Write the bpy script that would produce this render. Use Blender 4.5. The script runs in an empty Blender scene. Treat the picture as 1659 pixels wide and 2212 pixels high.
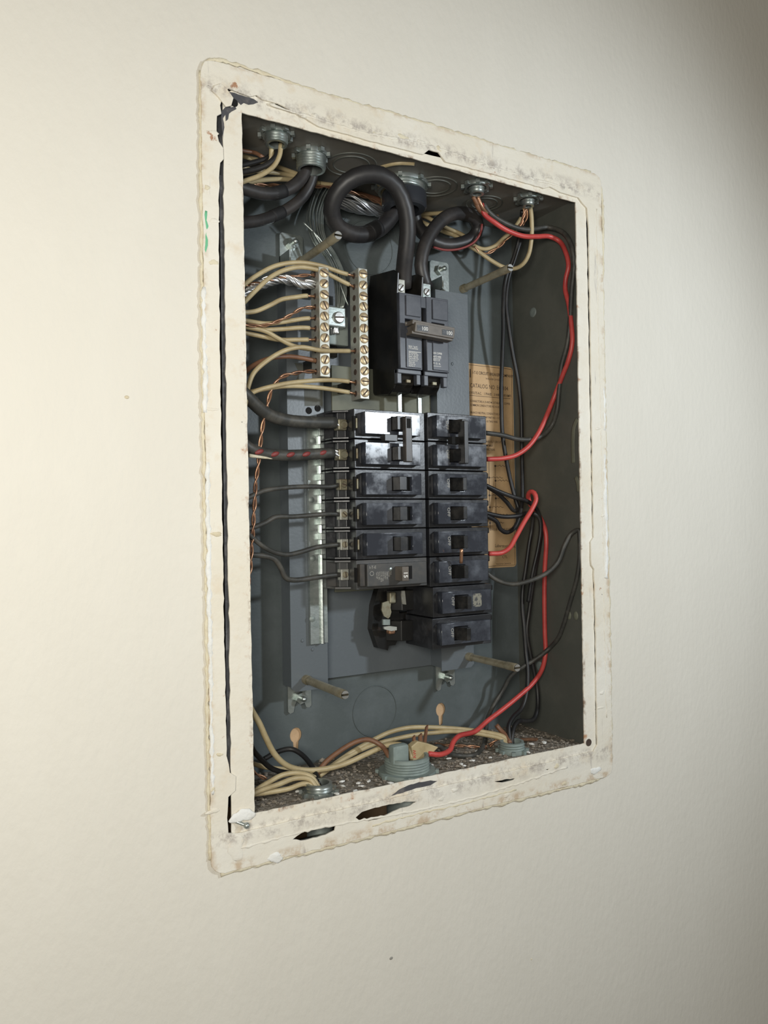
import bpy, bmesh, math, random
from mathutils import Vector, Matrix
random.seed(7)
rnd = random.Random(11)
S = 0.001                      # everything below is measured in millimetres
sc = bpy.context.scene
COL = sc.collection

# ------------------------------------------------------------------ camera
CAM_C = (-199.98, -528.80, 206.67)
RZ, RX, RY = -0.534215388, 0.0129960857, 0.0162523325
FPX, CXP, CYP = 1680.0, 829.5, 1106.0
RM = Matrix.Rotation(RZ, 3, 'Z') @ Matrix.Rotation(RX, 3, 'X') @ Matrix.Rotation(RY, 3, 'Y')
cam_d = bpy.data.cameras.new('camera')
cam = bpy.data.objects.new('camera', cam_d)
COL.objects.link(cam)
m3 = RM @ Matrix.Rotation(math.radians(90), 3, 'X')
cam.matrix_world = Matrix.Translation(Vector(CAM_C) * S) @ m3.to_4x4()
cam_d.sensor_fit = 'VERTICAL'
cam_d.sensor_height = 24.0
cam_d.lens = FPX / 2212.0 * 24.0
cam_d.clip_start = 0.01
cam_d.clip_end = 50
sc.camera = cam

# ------------------------------------------------------------------ world, lamps, exposure
w = bpy.data.worlds.new('room_light')
sc.world = w
w.use_nodes = True
bgn = w.node_tree.nodes['Background']
bgn.inputs[0].default_value = (1.0, 0.95, 0.84, 1)
bgn.inputs[1].default_value = 0.17

ld = bpy.data.lights.new('work_light', 'SPOT')
ld.energy = 10.5
ld.color = (0.85, 0.93, 1.0)
ld.spot_size = math.radians(112)
ld.spot_blend = 0.8
ld.shadow_soft_size = 0.024
lo = bpy.data.objects.new('work_light', ld)
COL.objects.link(lo)
lo.location = Vector((500, -612, 402)) * S
lo.rotation_euler = (Vector((230, 0, 220)) - Vector((500, -612, 402))).to_track_quat('-Z', 'Y').to_euler()

ad = bpy.data.lights.new('warm_lamp', 'AREA')
ad.energy = 3.9
ad.color = (1.0, 0.96, 0.87)
ad.shape = 'DISK'
ad.size = 0.22
ao = bpy.data.objects.new('warm_lamp', ad)
COL.objects.link(ao)
ao.location = Vector((-330, -620, 270)) * S
ao.rotation_euler = (Vector((-80, 0, 240)) - Vector((-330, -620, 270))).to_track_quat('-Z', 'Y').to_euler()

sc.view_settings.view_transform = 'Standard'
sc.view_settings.look = 'None'
sc.view_settings.gamma = 1.0
sc.view_settings.use_curve_mapping = False
sc.view_settings.exposure = 0.0


# ------------------------------------------------------------------ helpers: measuring
def P(u, v, Y):
    """point of the plane y=Y (mm) that the photograph shows at (u, v)"""
    d = RM @ Vector(((u - CXP) / FPX, 1, -(v - CYP) / FPX))
    t = (Y - CAM_C[1]) / d.y
    return Vector(CAM_C) + d * t


def PZ(u, v, Z):
    d = RM @ Vector(((u - CXP) / FPX, 1, -(v - CYP) / FPX))
    t = (Z - CAM_C[2]) / d.z
    return Vector(CAM_C) + d * t


def PW(u, v, Y, r=2.0):
    """like P, but kept inside the steel box: where the wall of the box is nearer it slides along it"""
    p = P(u, v, Y)
    c = Vector(CAM_C)
    for ax, lo_, hi_ in ((0, -4.0 + r, 328.5 - r), (2, -4.0 + r, 506.5), (1, -60, 95 - r)):
        if p[ax] > hi_:
            p = c + (p - c) * ((hi_ - c[ax]) / (p[ax] - c[ax]))
        elif p[ax] < lo_ and lo_ > c[ax]:
            p = c + (p - c) * ((lo_ - c[ax]) / (p[ax] - c[ax]))
        elif p[ax] < lo_:
            p = c + (p - c) * ((lo_ - c[ax]) / (p[ax] - c[ax]))
    if p.y < r + 1.2:
        p = Vector((min(max(p.x, -4.0 + r), 328.5 - r), r + 1.2, p.z))
    return p


def XZ(u, v, Y=0):
    p = P(u, v, Y)
    return (p.x, p.z)


# ------------------------------------------------------------------ helpers: materials
def lin(c):
    return tuple(((x / 255) / 12.92 if x / 255 <= 0.04045 else ((x / 255 + 0.055) / 1.055) ** 2.4) for x in c)


def newmat(name):
    m = bpy.data.materials.new(name)
    m.use_nodes = True
    nt = m.node_tree
    return m, nt, nt.nodes, nt.links, nt.nodes['Principled BSDF']


def mat(name, col, rough=0.5, metal=0.0, spec=0.5, noise=0.0, nscale=60, col2=None, bump=0.0, bscale=200,
        stretch=(1, 1, 1), lo_=0.45, hi_=0.65, rough2=None):
    m, nt, N, L, b = newmat(name)
    b.inputs['Roughness'].default_value = rough
    b.inputs['Metallic'].default_value = metal
    b.inputs['Specular IOR Level'].default_value = spec
    b.inputs['Base Color'].default_value = (*col, 1)
    tc = N.new('ShaderNodeNewGeometry')
    mp = N.new('ShaderNodeMapping')
    mp.inputs['Scale'].default_value = stretch
    L.new(tc.outputs['Position'], mp.inputs['Vector'])
    if col2 is not None:
        nz = N.new('ShaderNodeTexNoise')
        nz.inputs['Scale'].default_value = nscale
        nz.inputs['Detail'].default_value = 6
        nz.inputs['Roughness'].default_value = 0.65
        L.new(mp.outputs[0], nz.inputs['Vector'])
        cr = N.new('ShaderNodeMapRange')
        cr.inputs['From Min'].default_value = lo_
        cr.inputs['From Max'].default_value = hi_
        L.new(nz.outputs['Fac'], cr.inputs['Value'])
        mx = N.new('ShaderNodeMix')
        mx.data_type = 'RGBA'
        mx.inputs[6].default_value = (*col, 1)
        mx.inputs[7].default_value = (*col2, 1)
        L.new(cr.outputs[0], mx.inputs[0])
        L.new(mx.outputs[2], b.inputs['Base Color'])
        if rough2 is not None:
            mr = N.new('ShaderNodeMapRange')
            mr.inputs['To Min'].default_value = rough
            mr.inputs['To Max'].default_value = rough2
            L.new(cr.outputs[0], mr.inputs['Value'])
            L.new(mr.outputs[0], b.inputs['Roughness'])
    if bump:
        n2 = N.new('ShaderNodeTexNoise')
        n2.inputs['Scale'].default_value = bscale
        n2.inputs['Detail'].default_value = 5
        L.new(mp.outputs[0], n2.inputs['Vector'])
        bp = N.new('ShaderNodeBump')
        bp.inputs['Strength'].default_value = 1.0
        bp.inputs['Distance'].default_value = bump
        L.new(n2.outputs['Fac'], bp.inputs['Height'])
        L.new(bp.outputs[0], b.inputs['Normal'])
    return m


M = {}
M['wall'] = mat('wall_paint', (0.73, 0.70, 0.625), 0.6, spec=0.25, col2=(0.745, 0.715, 0.64), nscale=14, bump=0.0006, bscale=150, stretch=(1.3, 1, 0.7))
M['tan'] = mat('plaster_tan', (0.62, 0.42, 0.25), 0.9, col2=(0.50, 0.34, 0.20), nscale=60)
M['top'] = mat('dusty_top', (0.15, 0.14, 0.12), 0.55, spec=0.4, col2=(0.11, 0.11, 0.10), nscale=20)
M['box'] = mat('grey_enamel', (0.100, 0.118, 0.120), 0.42, spec=0.4, col2=(0.125, 0.145, 0.150), nscale=25, bump=0.00012, bscale=500)
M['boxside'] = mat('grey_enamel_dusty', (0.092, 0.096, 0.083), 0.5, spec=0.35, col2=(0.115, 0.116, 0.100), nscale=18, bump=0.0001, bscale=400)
M['pan'] = mat('grey_pan', (0.118, 0.136, 0.150), 0.38, spec=0.5, col2=(0.135, 0.155, 0.170), nscale=20, bump=0.0001, bscale=400)
M['floor'] = mat('dusty_floor', (0.20, 0.175, 0.14), 0.9, col2=(0.30, 0.27, 0.23), nscale=160, bump=0.002, bscale=260)
M['zinc'] = mat('zinc', (0.46, 0.50, 0.48), 0.36, metal=0.85, col2=(0.35, 0.40, 0.38), nscale=120, bump=0.0001, bscale=400)
M['zinc_d'] = mat('dull_zinc', (0.30, 0.34, 0.32), 0.6, metal=0.5, col2=(0.22, 0.25, 0.24), nscale=90, bump=0.0001, bscale=400)
M['steel'] = mat('bright_steel', (0.72, 0.72, 0.70), 0.3, metal=0.9, col2=(0.55, 0.55, 0.52), nscale=100)
M['alu'] = mat('aluminium_strand', (0.78, 0.79, 0.80), 0.28, metal=0.95)
M['busalu'] = mat('aluminium_bar', (0.50, 0.50, 0.45), 0.45, metal=0.55, col2=(0.36, 0.36, 0.31), nscale=70)
M['brass'] = mat('brass_screw', (0.62, 0.50, 0.32), 0.42, metal=0.7, col2=(0.50, 0.36, 0.22), nscale=150)
M['dull'] = mat('tarnished_clip', (0.30, 0.28, 0.20), 0.5, metal=0.6, col2=(0.20, 0.15, 0.09), nscale=130)
M['slot'] = mat('slot_dark', (0.06, 0.04, 0.03), 0.8)
M['copper'] = mat('bare_copper', (0.50, 0.28, 0.17), 0.34, metal=0.75, col2=(0.26, 0.14, 0.09), nscale=60)
M['rod'] = mat('tarnished_brass_rod', (0.46, 0.42, 0.31), 0.42, metal=0.5, col2=(0.30, 0.26, 0.17), nscale=70)
M['cream'] = mat('aged_white_insulation', (0.49, 0.40, 0.23), 0.42, spec=0.5, col2=(0.33, 0.25, 0.13), nscale=45, lo_=0.42, hi_=0.72)
M['brown'] = mat('brown_insulation', (0.22, 0.11, 0.06), 0.45, col2=(0.15, 0.07, 0.04), nscale=45)
M['wblack'] = mat('black_insulation', (0.014, 0.014, 0.015), 0.42, spec=0.4, col2=(0.03, 0.028, 0.026), nscale=40)
M['cable'] = mat('black_rubber_cable', (0.022, 0.021, 0.022), 0.45, spec=0.55, col2=(0.045, 0.040, 0.038), nscale=30)
M['wdust'] = mat('dusty_black_insulation', (0.04, 0.04, 0.036), 0.5, spec=0.5, col2=(0.085, 0.080, 0.068), nscale=60)
M['red'] = mat('red_insulation', (0.56, 0.075, 0.065), 0.4, spec=0.5, col2=(0.42, 0.045, 0.042), nscale=40)
M['tape'] = mat('black_tape', (0.010, 0.010, 0.011), 0.7)
M['redmark'] = mat('red_tracer', (0.22, 0.04, 0.036), 0.5)
M['body'] = mat('bakelite_body', (0.020, 0.021, 0.024), 0.30, spec=0.6, col2=(0.055, 0.057, 0.064), nscale=55, lo_=0.5, hi_=0.75, rough2=0.5, bump=0.00008, bscale=300)
M['bodyd'] = mat('bakelite_dirty', (0.022, 0.020, 0.018), 0.5, spec=0.45, col2=(0.060, 0.050, 0.040), nscale=60, lo_=0.45, hi_=0.7)
M['bodyside'] = mat('bakelite_black', (0.009, 0.009, 0.009), 0.3, spec=0.5, col2=(0.02, 0.018, 0.015), nscale=40)
M['plate'] = mat('bakelite_plate', (0.030, 0.034, 0.045), 0.10, spec=0.8, col2=(0.080, 0.090, 0.110), nscale=48, lo_=0.42, hi_=0.7, rough2=0.35)
M['handle'] = mat('handle_black', (0.010, 0.010, 0.010), 0.35, spec=0.45, col2=(0.032, 0.030, 0.028), nscale=90)
M['mainp'] = mat('main_breaker_plastic', (0.050, 0.055, 0.068), 0.38, spec=0.5, col2=(0.075, 0.080, 0.095), nscale=60, lo_=0.45, hi_=0.65)
M['tie'] = mat('handle_tie_brown', (0.13, 0.11, 0.09), 0.45, col2=(0.09, 0.075, 0.06), nscale=80)
M['tiedark'] = mat('handle_tie_dark', (0.055, 0.048, 0.042), 0.4, col2=(0.035, 0.032, 0.030), nscale=80)
M['b15'] = mat('breaker_grey', (0.055, 0.056, 0.056), 0.36, spec=0.55, col2=(0.08, 0.075, 0.068), nscale=55)
M['void'] = mat('recess_black', (0.004, 0.004, 0.004), 0.9)
M['white'] = mat('white_print', (0.75, 0.74, 0.70), 0.6)
M['greyprint'] = mat('worn_print', (0.30, 0.29, 0.26), 0.6)
M['sticker'] = mat('worn_sticker', (0.22, 0.21, 0.17), 0.6, col2=(0.06, 0.06, 0.06), nscale=260, lo_=0.5, hi_=0.56)
M['label'] = mat('label_paper', (0.62, 0.42, 0.23), 0.5, spec=0.3, col2=(0.52, 0.34, 0.17), nscale=25)
M['ink'] = mat('label_ink', (0.06, 0.04, 0.03), 0.7)
M['fibre'] = mat('fibre_insulator', (0.17, 0.175, 0.13), 0.6, col2=(0.13, 0.135, 0.10), nscale=40)
M['bag'] = mat('blackened_steel', (0.03, 0.033, 0.04), 0.3, spec=0.6)
M['chip'] = mat('plaster_crumbs', (0.34, 0.30, 0.25), 0.9, col2=(0.19, 0.16, 0.125), nscale=110, lo_=0.35, hi_=0.58)
M['beadpaint'] = mat('cracked_paint_bead', (0.72, 0.66, 0.50), 0.7, col2=(0.64, 0.56, 0.40), nscale=60, bump=0.0008, bscale=300)
M['scrape'] = mat('fresh_white_filler', (0.83, 0.83, 0.80), 0.8, col2=(0.74, 0.73, 0.68), nscale=90, bump=0.0007, bscale=300)
M['greenp'] = mat('green_paint', (0.16, 0.50, 0.28), 0.6)
M['greywash'] = mat('faded_blue_grey_plastic', (0.24, 0.29, 0.27), 0.6, col2=(0.18, 0.22, 0.21), nscale=60)


def frame_paint():
    m, nt, N, L, b = newmat('old_cream_paint')
    g = N.new('ShaderNodeNewGeometry')

    def noise(scale, det=6, ro=0.6, vec=None):
        n = N.new('ShaderNodeTexNoise')
        n.inputs['Scale'].default_value = scale
        n.inputs['Detail'].default_value = det
        n.inputs['Roughness'].default_value = ro
        L.new(vec if vec else g.outputs['Position'], n.inputs['Vector'])
        return n.outputs['Fac']

    def rng(x, a, c, to=1.0):
        r = N.new('ShaderNodeMapRange')
        r.inputs['From Min'].default_value = a
        r.inputs['From Max'].default_value = c
        r.inputs['To Max'].default_value = to
        L.new(x, r.inputs['Value'])
        return r.outputs[0]

    def mix(f, a, c):
        x = N.new('ShaderNodeMix')
        x.data_type = 'RGBA'
        L.new(f, x.inputs[0])
        if isinstance(a, tuple):
            x.inputs[6].default_value = (*a, 1)
        else:
            L.new(a, x.inputs[6])
        x.inputs[7].default_value = (*c, 1)
        return x.outputs[2]
    c = mix(rng(noise(9), 0.4, 0.65), (0.76, 0.71, 0.60), (0.80, 0.77, 0.69))
    c = mix(rng(noise(45), 0.56, 0.72, 0.6), c, (0.70, 0.58, 0.42))
    mp = N.new('ShaderNodeMapping')
    mp.inputs['Scale'].default_value = (1.0, 1.0, 0.12)
    L.new(g.outputs['Position'], mp.inputs['Vector'])
    c = mix(rng(noise(160, vec=mp.outputs[0]), 0.66, 0.74, 0.55), c, (0.30, 0.28, 0.28))
    c = mix(rng(noise(70, 8, 0.7), 0.665, 0.70, 0.85), c, (0.36, 0.15, 0.06))
    c = mix(rng(noise(130, 8, 0.7), 0.70, 0.725, 0.9), c, (0.06, 0.05, 0.05))
    sep = N.new('ShaderNodeSeparateXYZ')
    L.new(g.outputs['Position'], sep.inputs[0])

    def mth(op, a, b_=None):
        n = N.new('ShaderNodeMath')
        n.operation = op
        for i, x in enumerate((a, b_)):
            if x is None:
                continue
            if isinstance(x, float):
                n.inputs[i].default_value = x
            else:
                L.new(x, n.inputs[i])
        return n.outputs[0]
    # distance outward from the edge of the opening
    dx = mth('SUBTRACT', mth('ABSOLUTE', mth('SUBTRACT', sep.outputs['X'], 0.1625)), 0.1625)
    dz = mth('SUBTRACT', mth('ABSOLUTE', mth('SUBTRACT', sep.outputs['Z'], 0.2515)), 0.2515)
    d = mth('MAXIMUM', dx, dz)
    edge = rng(d, 0.006, 0.0)
    c = mix(mth('MULTIPLY', edge, rng(noise(70, 7, 0.7), 0.56, 0.66, 0.85)), c, (0.46, 0.24, 0.12))
    c = mix(mth('MULTIPLY', rng(d, 0.0022, 0.0), rng(noise(60, 7, 0.7), 0.52, 0.62, 0.8)), c, (0.20, 0.11, 0.06))
    seam = mth('MULTIPLY', rng(dz, 0.004, 0.009), rng(dz, 0.022, 0.012))
    c = mix(mth('MULTIPLY', seam, rng(noise(110, 8, 0.75), 0.47, 0.62, 0.75)), c, (0.34, 0.30, 0.27))
    rim = rng(d, 0.027, 0.0315)
    c = mix(mth('MULTIPLY', rim, rng(noise(60, 7, 0.7), 0.48, 0.60, 0.7)), c, (0.50, 0.36, 0.22))
    L.new(c, b.inputs['Base Color'])
    b.inputs['Roughness'].default_value = 0.5
    b.inputs['Specular IOR Level'].default_value = 0.35
    bp = N.new('ShaderNodeBump')
    bp.inputs['Distance'].default_value = 0.0012
    bp.inputs['Strength'].default_value = 0.8
    L.new(noise(75, 7), bp.inputs['Height'])
    L.new(bp.outputs[0], b.inputs['Normal'])
    return m


M['frame'] = frame_paint()


# ------------------------------------------------------------------ helpers: objects
def thing(name, label, cat, loc=(0, 0, 0), group=None):
    o = bpy.data.objects.new(name, None)
    o.empty_display_size = 0.01
    COL.objects.link(o)
    o.location = Vector(loc) * S
    o['label'] = label
    o['category'] = cat
    if group:
        o['group'] = group
    return o


def tag(o, label, cat, group=None):
    o['label'] = label
    o['category'] = cat
    if group:
        o['group'] = group
    return o


def world_off(parent):
    v = Vector((0, 0, 0))
    while parent is not None:
        v += parent.location
        parent = parent.parent
    return v


def obj(name, bm, m, parent=None, label=None, smooth=False, own_origin=True):
    """bm is in world millimetres; links it as one mesh object with its origin at its own centre"""
    if len(bm.verts) == 0:
        bm.free()
        return None
    c = Vector((0, 0, 0))
    lo_ = Vector((1e9,) * 3)
    hi_ = Vector((-1e9,) * 3)
    for v in bm.verts:
        for i in range(3):
            lo_[i] = min(lo_[i], v.co[i])
            hi_[i] = max(hi_[i], v.co[i])
    c = (lo_ + hi_) / 2
    for v in bm.verts:
        v.co = (v.co - c) * S
    me = bpy.data.meshes.new(name)
    if smooth:
        for f in bm.faces:
            f.smooth = True
        for e in bm.edges:
            if len(e.link_faces) == 2 and e.calc_face_angle(0) > 0.75:
                e.smooth = False
    bm.to_mesh(me)
    bm.free()
    me.materials.append(M[m])
    o = bpy.data.objects.new(name, me)
    COL.objects.link(o)
    o.parent = parent
    o.location = c * S - world_off(parent)
    if label:
        o['label'] = label
    return o


def box(bm, x0, x1, y0, y1, z0, z1, bev=0.0, seg=2):
    r = bmesh.ops.create_cube(bm, size=1.0)
    vs = r['verts']
    for v in vs:
        v.co = Vector(((x0 + x1) / 2 + v.co.x * (x1 - x0), (y0 + y1) / 2 + v.co.y * (y1 - y0), (z0 + z1) / 2 + v.co.z * (z1 - z0)))
    if bev:
        es = list({e for v in vs for e in v.link_edges})
        bmesh.ops.bevel(bm, geom=es, offset=bev, segments=seg, affect='EDGES', profile=0.5)
    return vs


def B(*a, **k):
    bm = bmesh.new()
    box(bm, *a, **k)
    return bm


def prism(bm, pts, axis, a, b):
    """polygon pts in the two other axes, extruded along axis from a to b"""
    def co(p, t):
        if axis == 'z':
            return (p[0], p[1], t)
        if axis == 'y':
            return (p[0], t, p[1])
        return (t, p[0], p[1])
    v0 = [bm.verts.new(co(p, a)) for p in pts]
    v1 = [bm.verts.new(co(p, b)) for p in pts]
    fs = [bm.faces.new(v0), bm.faces.new(v1[::-1])]
    n = len(pts)
    for i in range(n):
        fs.append(bm.faces.new((v0[i], v1[i], v1[(i + 1) % n], v0[(i + 1) % n])))
    bmesh.ops.recalc_face_normals(bm, faces=fs)
    return fs


def rrect(x0, x1, z0, z1, r, n=5):
    pts = []
    for cx, cz, a0 in ((x1 - r, z1 - r, 0), (x0 + r, z1 - r, 90), (x0 + r, z0 + r, 180), (x1 - r, z0 + r, 270)):
        for i in range(n + 1):
            a = math.radians(a0 + 90 * i / n)
            pts.append((cx + r * math.cos(a), cz + r * math.sin(a)))
    return pts


def cyl(bm, p0, p1, r0, r1=None, n=20, cap=True):
    p0, p1 = Vector(p0), Vector(p1)
    if r1 is None:
        r1 = r0
    d = (p1 - p0).normalized()
    a = d.orthogonal().normalized()
    b = d.cross(a)
    R = []
    for p, r in ((p0, r0), (p1, r1)):
        R.append([bm.verts.new(p + (a * math.cos(2 * math.pi * i / n) + b * math.sin(2 * math.pi * i / n)) * r) for i in range(n)])
    for i in range(n):
        bm.faces.new((R[0][i], R[0][(i + 1) % n], R[1][(i + 1) % n], R[1][i]))
    if cap:
        bm.faces.new(R[0][::-1])
        bm.faces.new(R[1])


def lathe(bm, c, prof, axis='z', n=28, closed=False):
    """prof: (radius, height) list about the axis through c"""
    c = Vector(c)
    rings = []
    for r, h in prof:
        ring = []
        for i in range(n):
            a = 2 * math.pi * i / n
            if axis == 'z':
                ring.append(bm.verts.new(c + Vector((r * math.cos(a), r * math.sin(a), h))))
            else:
                ring.append(bm.verts.new(c + Vector((r * math.cos(a), h, r * math.sin(a)))))
        rings.append(ring)
    fs = []
    k = len(rings)
    for j in range(k if closed else k - 1):
        A, Bq = rings[j], rings[(j + 1) % k]
        for i in range(n):
            fs.append(bm.faces.new((A[i], A[(i + 1) % n], Bq[(i + 1) % n], Bq[i])))
    bmesh.ops.recalc_face_normals(bm, faces=fs)


def spline(pts, step=2.2):
    """Catmull-Rom through pts, resampled"""
    pts = [Vector(p) for p in pts]
    if len(pts) == 2:
        pts = [pts[0], (pts[0] + pts[1]) / 2, pts[1]]
    q = [pts[0] * 2 - pts[1]] + pts + [pts[-1] * 2 - pts[-2]]
    out = []
    for i in range(1, len(q) - 2):
        p0, p1, p2, p3 = q[i - 1], q[i], q[i + 1], q[i + 2]
        n = max(2, int((p2 - p1).length / step))
        d01 = max((p1 - p0).length, 1e-3) ** 0.5
        d12 = max((p2 - p1).length, 1e-3) ** 0.5
        d23 = max((p3 - p2).length, 1e-3) ** 0.5
        m1 = (p1 - p0) / d01 - (p2 - p0) / (d01 + d12) + (p2 - p1) / d12
        m2 = (p2 - p1) / d12 - (p3 - p1) / (d12 + d23) + (p3 - p2) / d23
        m1 *= d12
        m2 *= d12
        for k in range(n):
            t = k / n
            out.append((2 * t ** 3 - 3 * t * t + 1) * p1 + (t ** 3 - 2 * t * t + t) * m1 + (-2 * t ** 3 + 3 * t * t) * p2 + (t ** 3 - t * t) * m2)
    out.append(pts[-1])
    return out


def frames(path):
    t = []
    for i in range(len(path)):
        a = path[max(0, i - 1)]
        b = path[min(len(path) - 1, i + 1)]
        t.append((b - a).normalized())
    n = t[0].orthogonal().normalized()
    N = []
    for i in range(len(path)):
        n = (n - t[i] * n.dot(t[i])).normalized()
        N.append((n.copy(), t[i].cross(n)))
    return N


def sweep(bm, path, r, n=10, cap=True):
    F = frames(path)
    rings = []
    for i, p in enumerate(path):
        rr = r(i / (len(path) - 1)) if callable(r) else r
        a, b = F[i]
        rings.append([bm.verts.new(p + (a * math.cos(2 * math.pi * k / n) + b * math.sin(2 * math.pi * k / n)) * rr) for k in range(n)])
    for A, Bq in zip(rings, rings[1:]):
        for k in range(n):
            bm.faces.new((A[k], A[(k + 1) % n], Bq[(k + 1) % n], Bq[k]))
    if cap:
        bm.faces.new(rings[0][::-1])
        bm.faces.new(rings[-1])


def strands(bm, path, R, count, r, turns, n=6, fan=None, seed=1):
    """twisted strands round a path; fan(t) scales the bundle radius"""
    F = frames(path)
    q = random.Random(seed)
    L_ = len(path)
    for s_ in range(count):
        ph = 2 * math.pi * s_ / count + q.uniform(-.15, .15)
        rad = R * (1 if count < 4 else q.choice((0.35, 0.7, 1.0, 1.0)))
        jit = q.uniform(0.85, 1.15)
        pp = []
        for i, p in enumerate(path):
            t = i / (L_ - 1)
            k = (fan(t) if fan else 1.0)
            a, b = F[i]
            an = ph + turns * 2 * math.pi * t
            pp.append(p + (a * math.cos(an) + b * math.sin(an)) * rad * k * jit)
        sweep(bm, pp, r, n)


def plate(name, loops, y0, y1, m, parent=None, label=None, bevel=0.0):
    """flat plate facing -y from closed outlines (x, z); the inner outlines are cut out"""
    cu = bpy.data.curves.new(name, 'CURVE')
    cu.dimensions = '2D'
    cu.fill_mode = 'BOTH'
    cu.extrude = (y1 - y0) / 2 - bevel
    cu.bevel_depth = bevel
    cu.bevel_resolution = 1
    for lp in loops:
        sp = cu.splines.new('POLY')
        sp.points.add(len(lp) - 1)
        for p, q in zip(sp.points, lp):
            p.co = (q[0], q[1], 0, 1)
        sp.use_cyclic_u = True
    t = bpy.data.objects.new('tmp', cu)
    COL.objects.link(t)
    dg = bpy.context.evaluated_depsgraph_get()
    me = bpy.data.meshes.new_from_object(t.evaluated_get(dg))
    bm = bmesh.new()
    bm.from_mesh(me)
    bpy.data.objects.remove(t)
    bpy.data.curves.remove(cu)
    bpy.data.meshes.remove(me)
    for v in bm.verts:
        x, y, z = v.co
        v.co = Vector((x, (y0 + y1) / 2 - z, y))
    bmesh.ops.remove_doubles(bm, verts=bm.verts, dist=0.001)
    return obj(name, bm, m, parent, label)


_font_cache = {}


def text_into(bm, s, x, z, size, Y, rot=0.0, sx=1.0, bold=0.0):
    """flat lettering at plane y=Y facing -y; (x, z) is the baseline start"""
    key = (s, bold)
    if key not in _font_cache:
        cu = bpy.data.curves.new('t', 'FONT')
        cu.body = s
        cu.size = 1.0
        cu.offset = bold
        cu.resolution_u = 2
        t = bpy.data.objects.new('t', cu)
        COL.objects.link(t)
        dg = bpy.context.evaluated_depsgraph_get()
        me = bpy.data.meshes.new_from_object(t.evaluated_get(dg))
        _font_cache[key] = ([v.co.copy() for v in me.vertices], [tuple(p.vertices) for p in me.polygons])
        bpy.data.objects.remove(t)
        bpy.data.meshes.remove(me)
        bpy.data.curves.remove(cu)
    vs, fs = _font_cache[key]
    c, q = math.cos(rot), math.sin(rot)
    nv = []
    for v in vs:
        a, b = v.x * size * sx, v.y * size
        nv.append(bm.verts.new((x + a * c - b * q, Y, z + a * q + b * c)))
    for f in fs:
        try:
            bm.faces.new([nv[i] for i in f])
        except ValueError:
            pass


def jag(pts, amp, step=4.0, seed=0):
    """closed outline resampled with ragged edges"""
    q = random.Random(seed)
    out = []
    n = len(pts)
    for i in range(n):
        a, b = Vector(pts[i]), Vector(pts[(i + 1) % n])
        k = max(1, int((b - a).length / step))
        for j in range(k):
            p = a.lerp(b, j / k)
            out.append((p.x + q.uniform(-amp, amp), p.y + q.uniform(-amp, amp)))
    return out


def copy_tree(o, parent=None):
    c = o.copy()
    COL.objects.link(c)
    c.parent = parent
    for ch in list(o.children):
        copy_tree(ch, c)
    return c


# ================================================================== the setting
HOLE = rrect(-27, 353, -31, 529, 6, 3)
wall = plate('wall_back', [[(-1400, -1300), (1800, -1300), (1800, 1700), (-1400, 1700)], HOLE], 0, 13, 'wall')
wall['kind'] = 'structure'
bm = bmesh.new()
box(bm, -60, 400, 97.5, 99.5, -90, 600)
box(bm, -62, -60, 13, 97.5, -90, 600)
box(bm, 400, 402, 13, 97.5, -90, 600)
box(bm, -60, 400, 13, 99.5, -92, -90)
box(bm, -60, 400, 13, 99.5, 600, 602)
cav = obj('wall_cavity', bm, 'tan')
cav['kind'] = 'structure'

# ================================================================== the steel box
BX0, BX1, BZ0, BZ1, BD = -4.0, 328.5, -4.0, 506.5, 95.0
enc = thing('panel_box', 'open grey steel breaker box recessed in the cream wall behind its old cream painted frame', 'panel box', (162, 95, 250))


def keyhole(cx, cz, s=1.0):
    pts = []
    for i in range(18):
        a = math.radians(-60 + 300 * i / 17)
        pts.append((cx + 5.6 * s * math.cos(a), cz + 6.6 * s * math.sin(a)))
    pts += [(cx - 2.2 * s, cz - 14 * s), (cx, cz - 15.5 * s), (cx + 2.2 * s, cz - 14 * s)]
    return pts


k1 = P(639, 1588, 95)
k2 = P(952, 1533, 95)
plate('back_panel', [[(BX0, BZ0), (BX1, BZ0), (BX1, BZ1), (BX0, BZ1)], keyhole(k1.x, k1.z), keyhole(k2.x, k2.z)], 95, 96.2, 'box', enc)
# right wall with its two punched slots
bm = bmesh.new()


def side_plate():
    def slotp(y, z0, z1, wd=2.2, lean=0):
        n = 6
        pts = []
        for i in range(n + 1):
            a = math.pi * i / n
            pts.append((y + lean + wd * math.cos(a), z1 + wd * math.sin(a)))
        for i in range(n + 1):
            a = math.pi + math.pi * i / n
            pts.append((y + wd * math.cos(a), z0 + wd * math.sin(a)))
        return pts
    return [[(0.8, BZ0), (96, BZ0), (96, BZ1), (0.8, BZ1)]]


cu = side_plate()[0]
prism(bm, cu, 'x', BX1, BX1 + 1.2)
obj('side_panel', bm, 'boxside', enc)
bm = bmesh.new()
prism(bm, cu, 'x', BX0 - 1.2, BX0)
obj('side_panel', bm, 'boxside', enc)
obj('top_panel', B(BX0, BX1, 0.8, 96, BZ1, BZ1 + 1.2), 'top', enc)
obj('bottom_panel', B(BX0, BX1, 0.8, 96, BZ0 - 1.2, BZ0), 'floor', enc)
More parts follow.
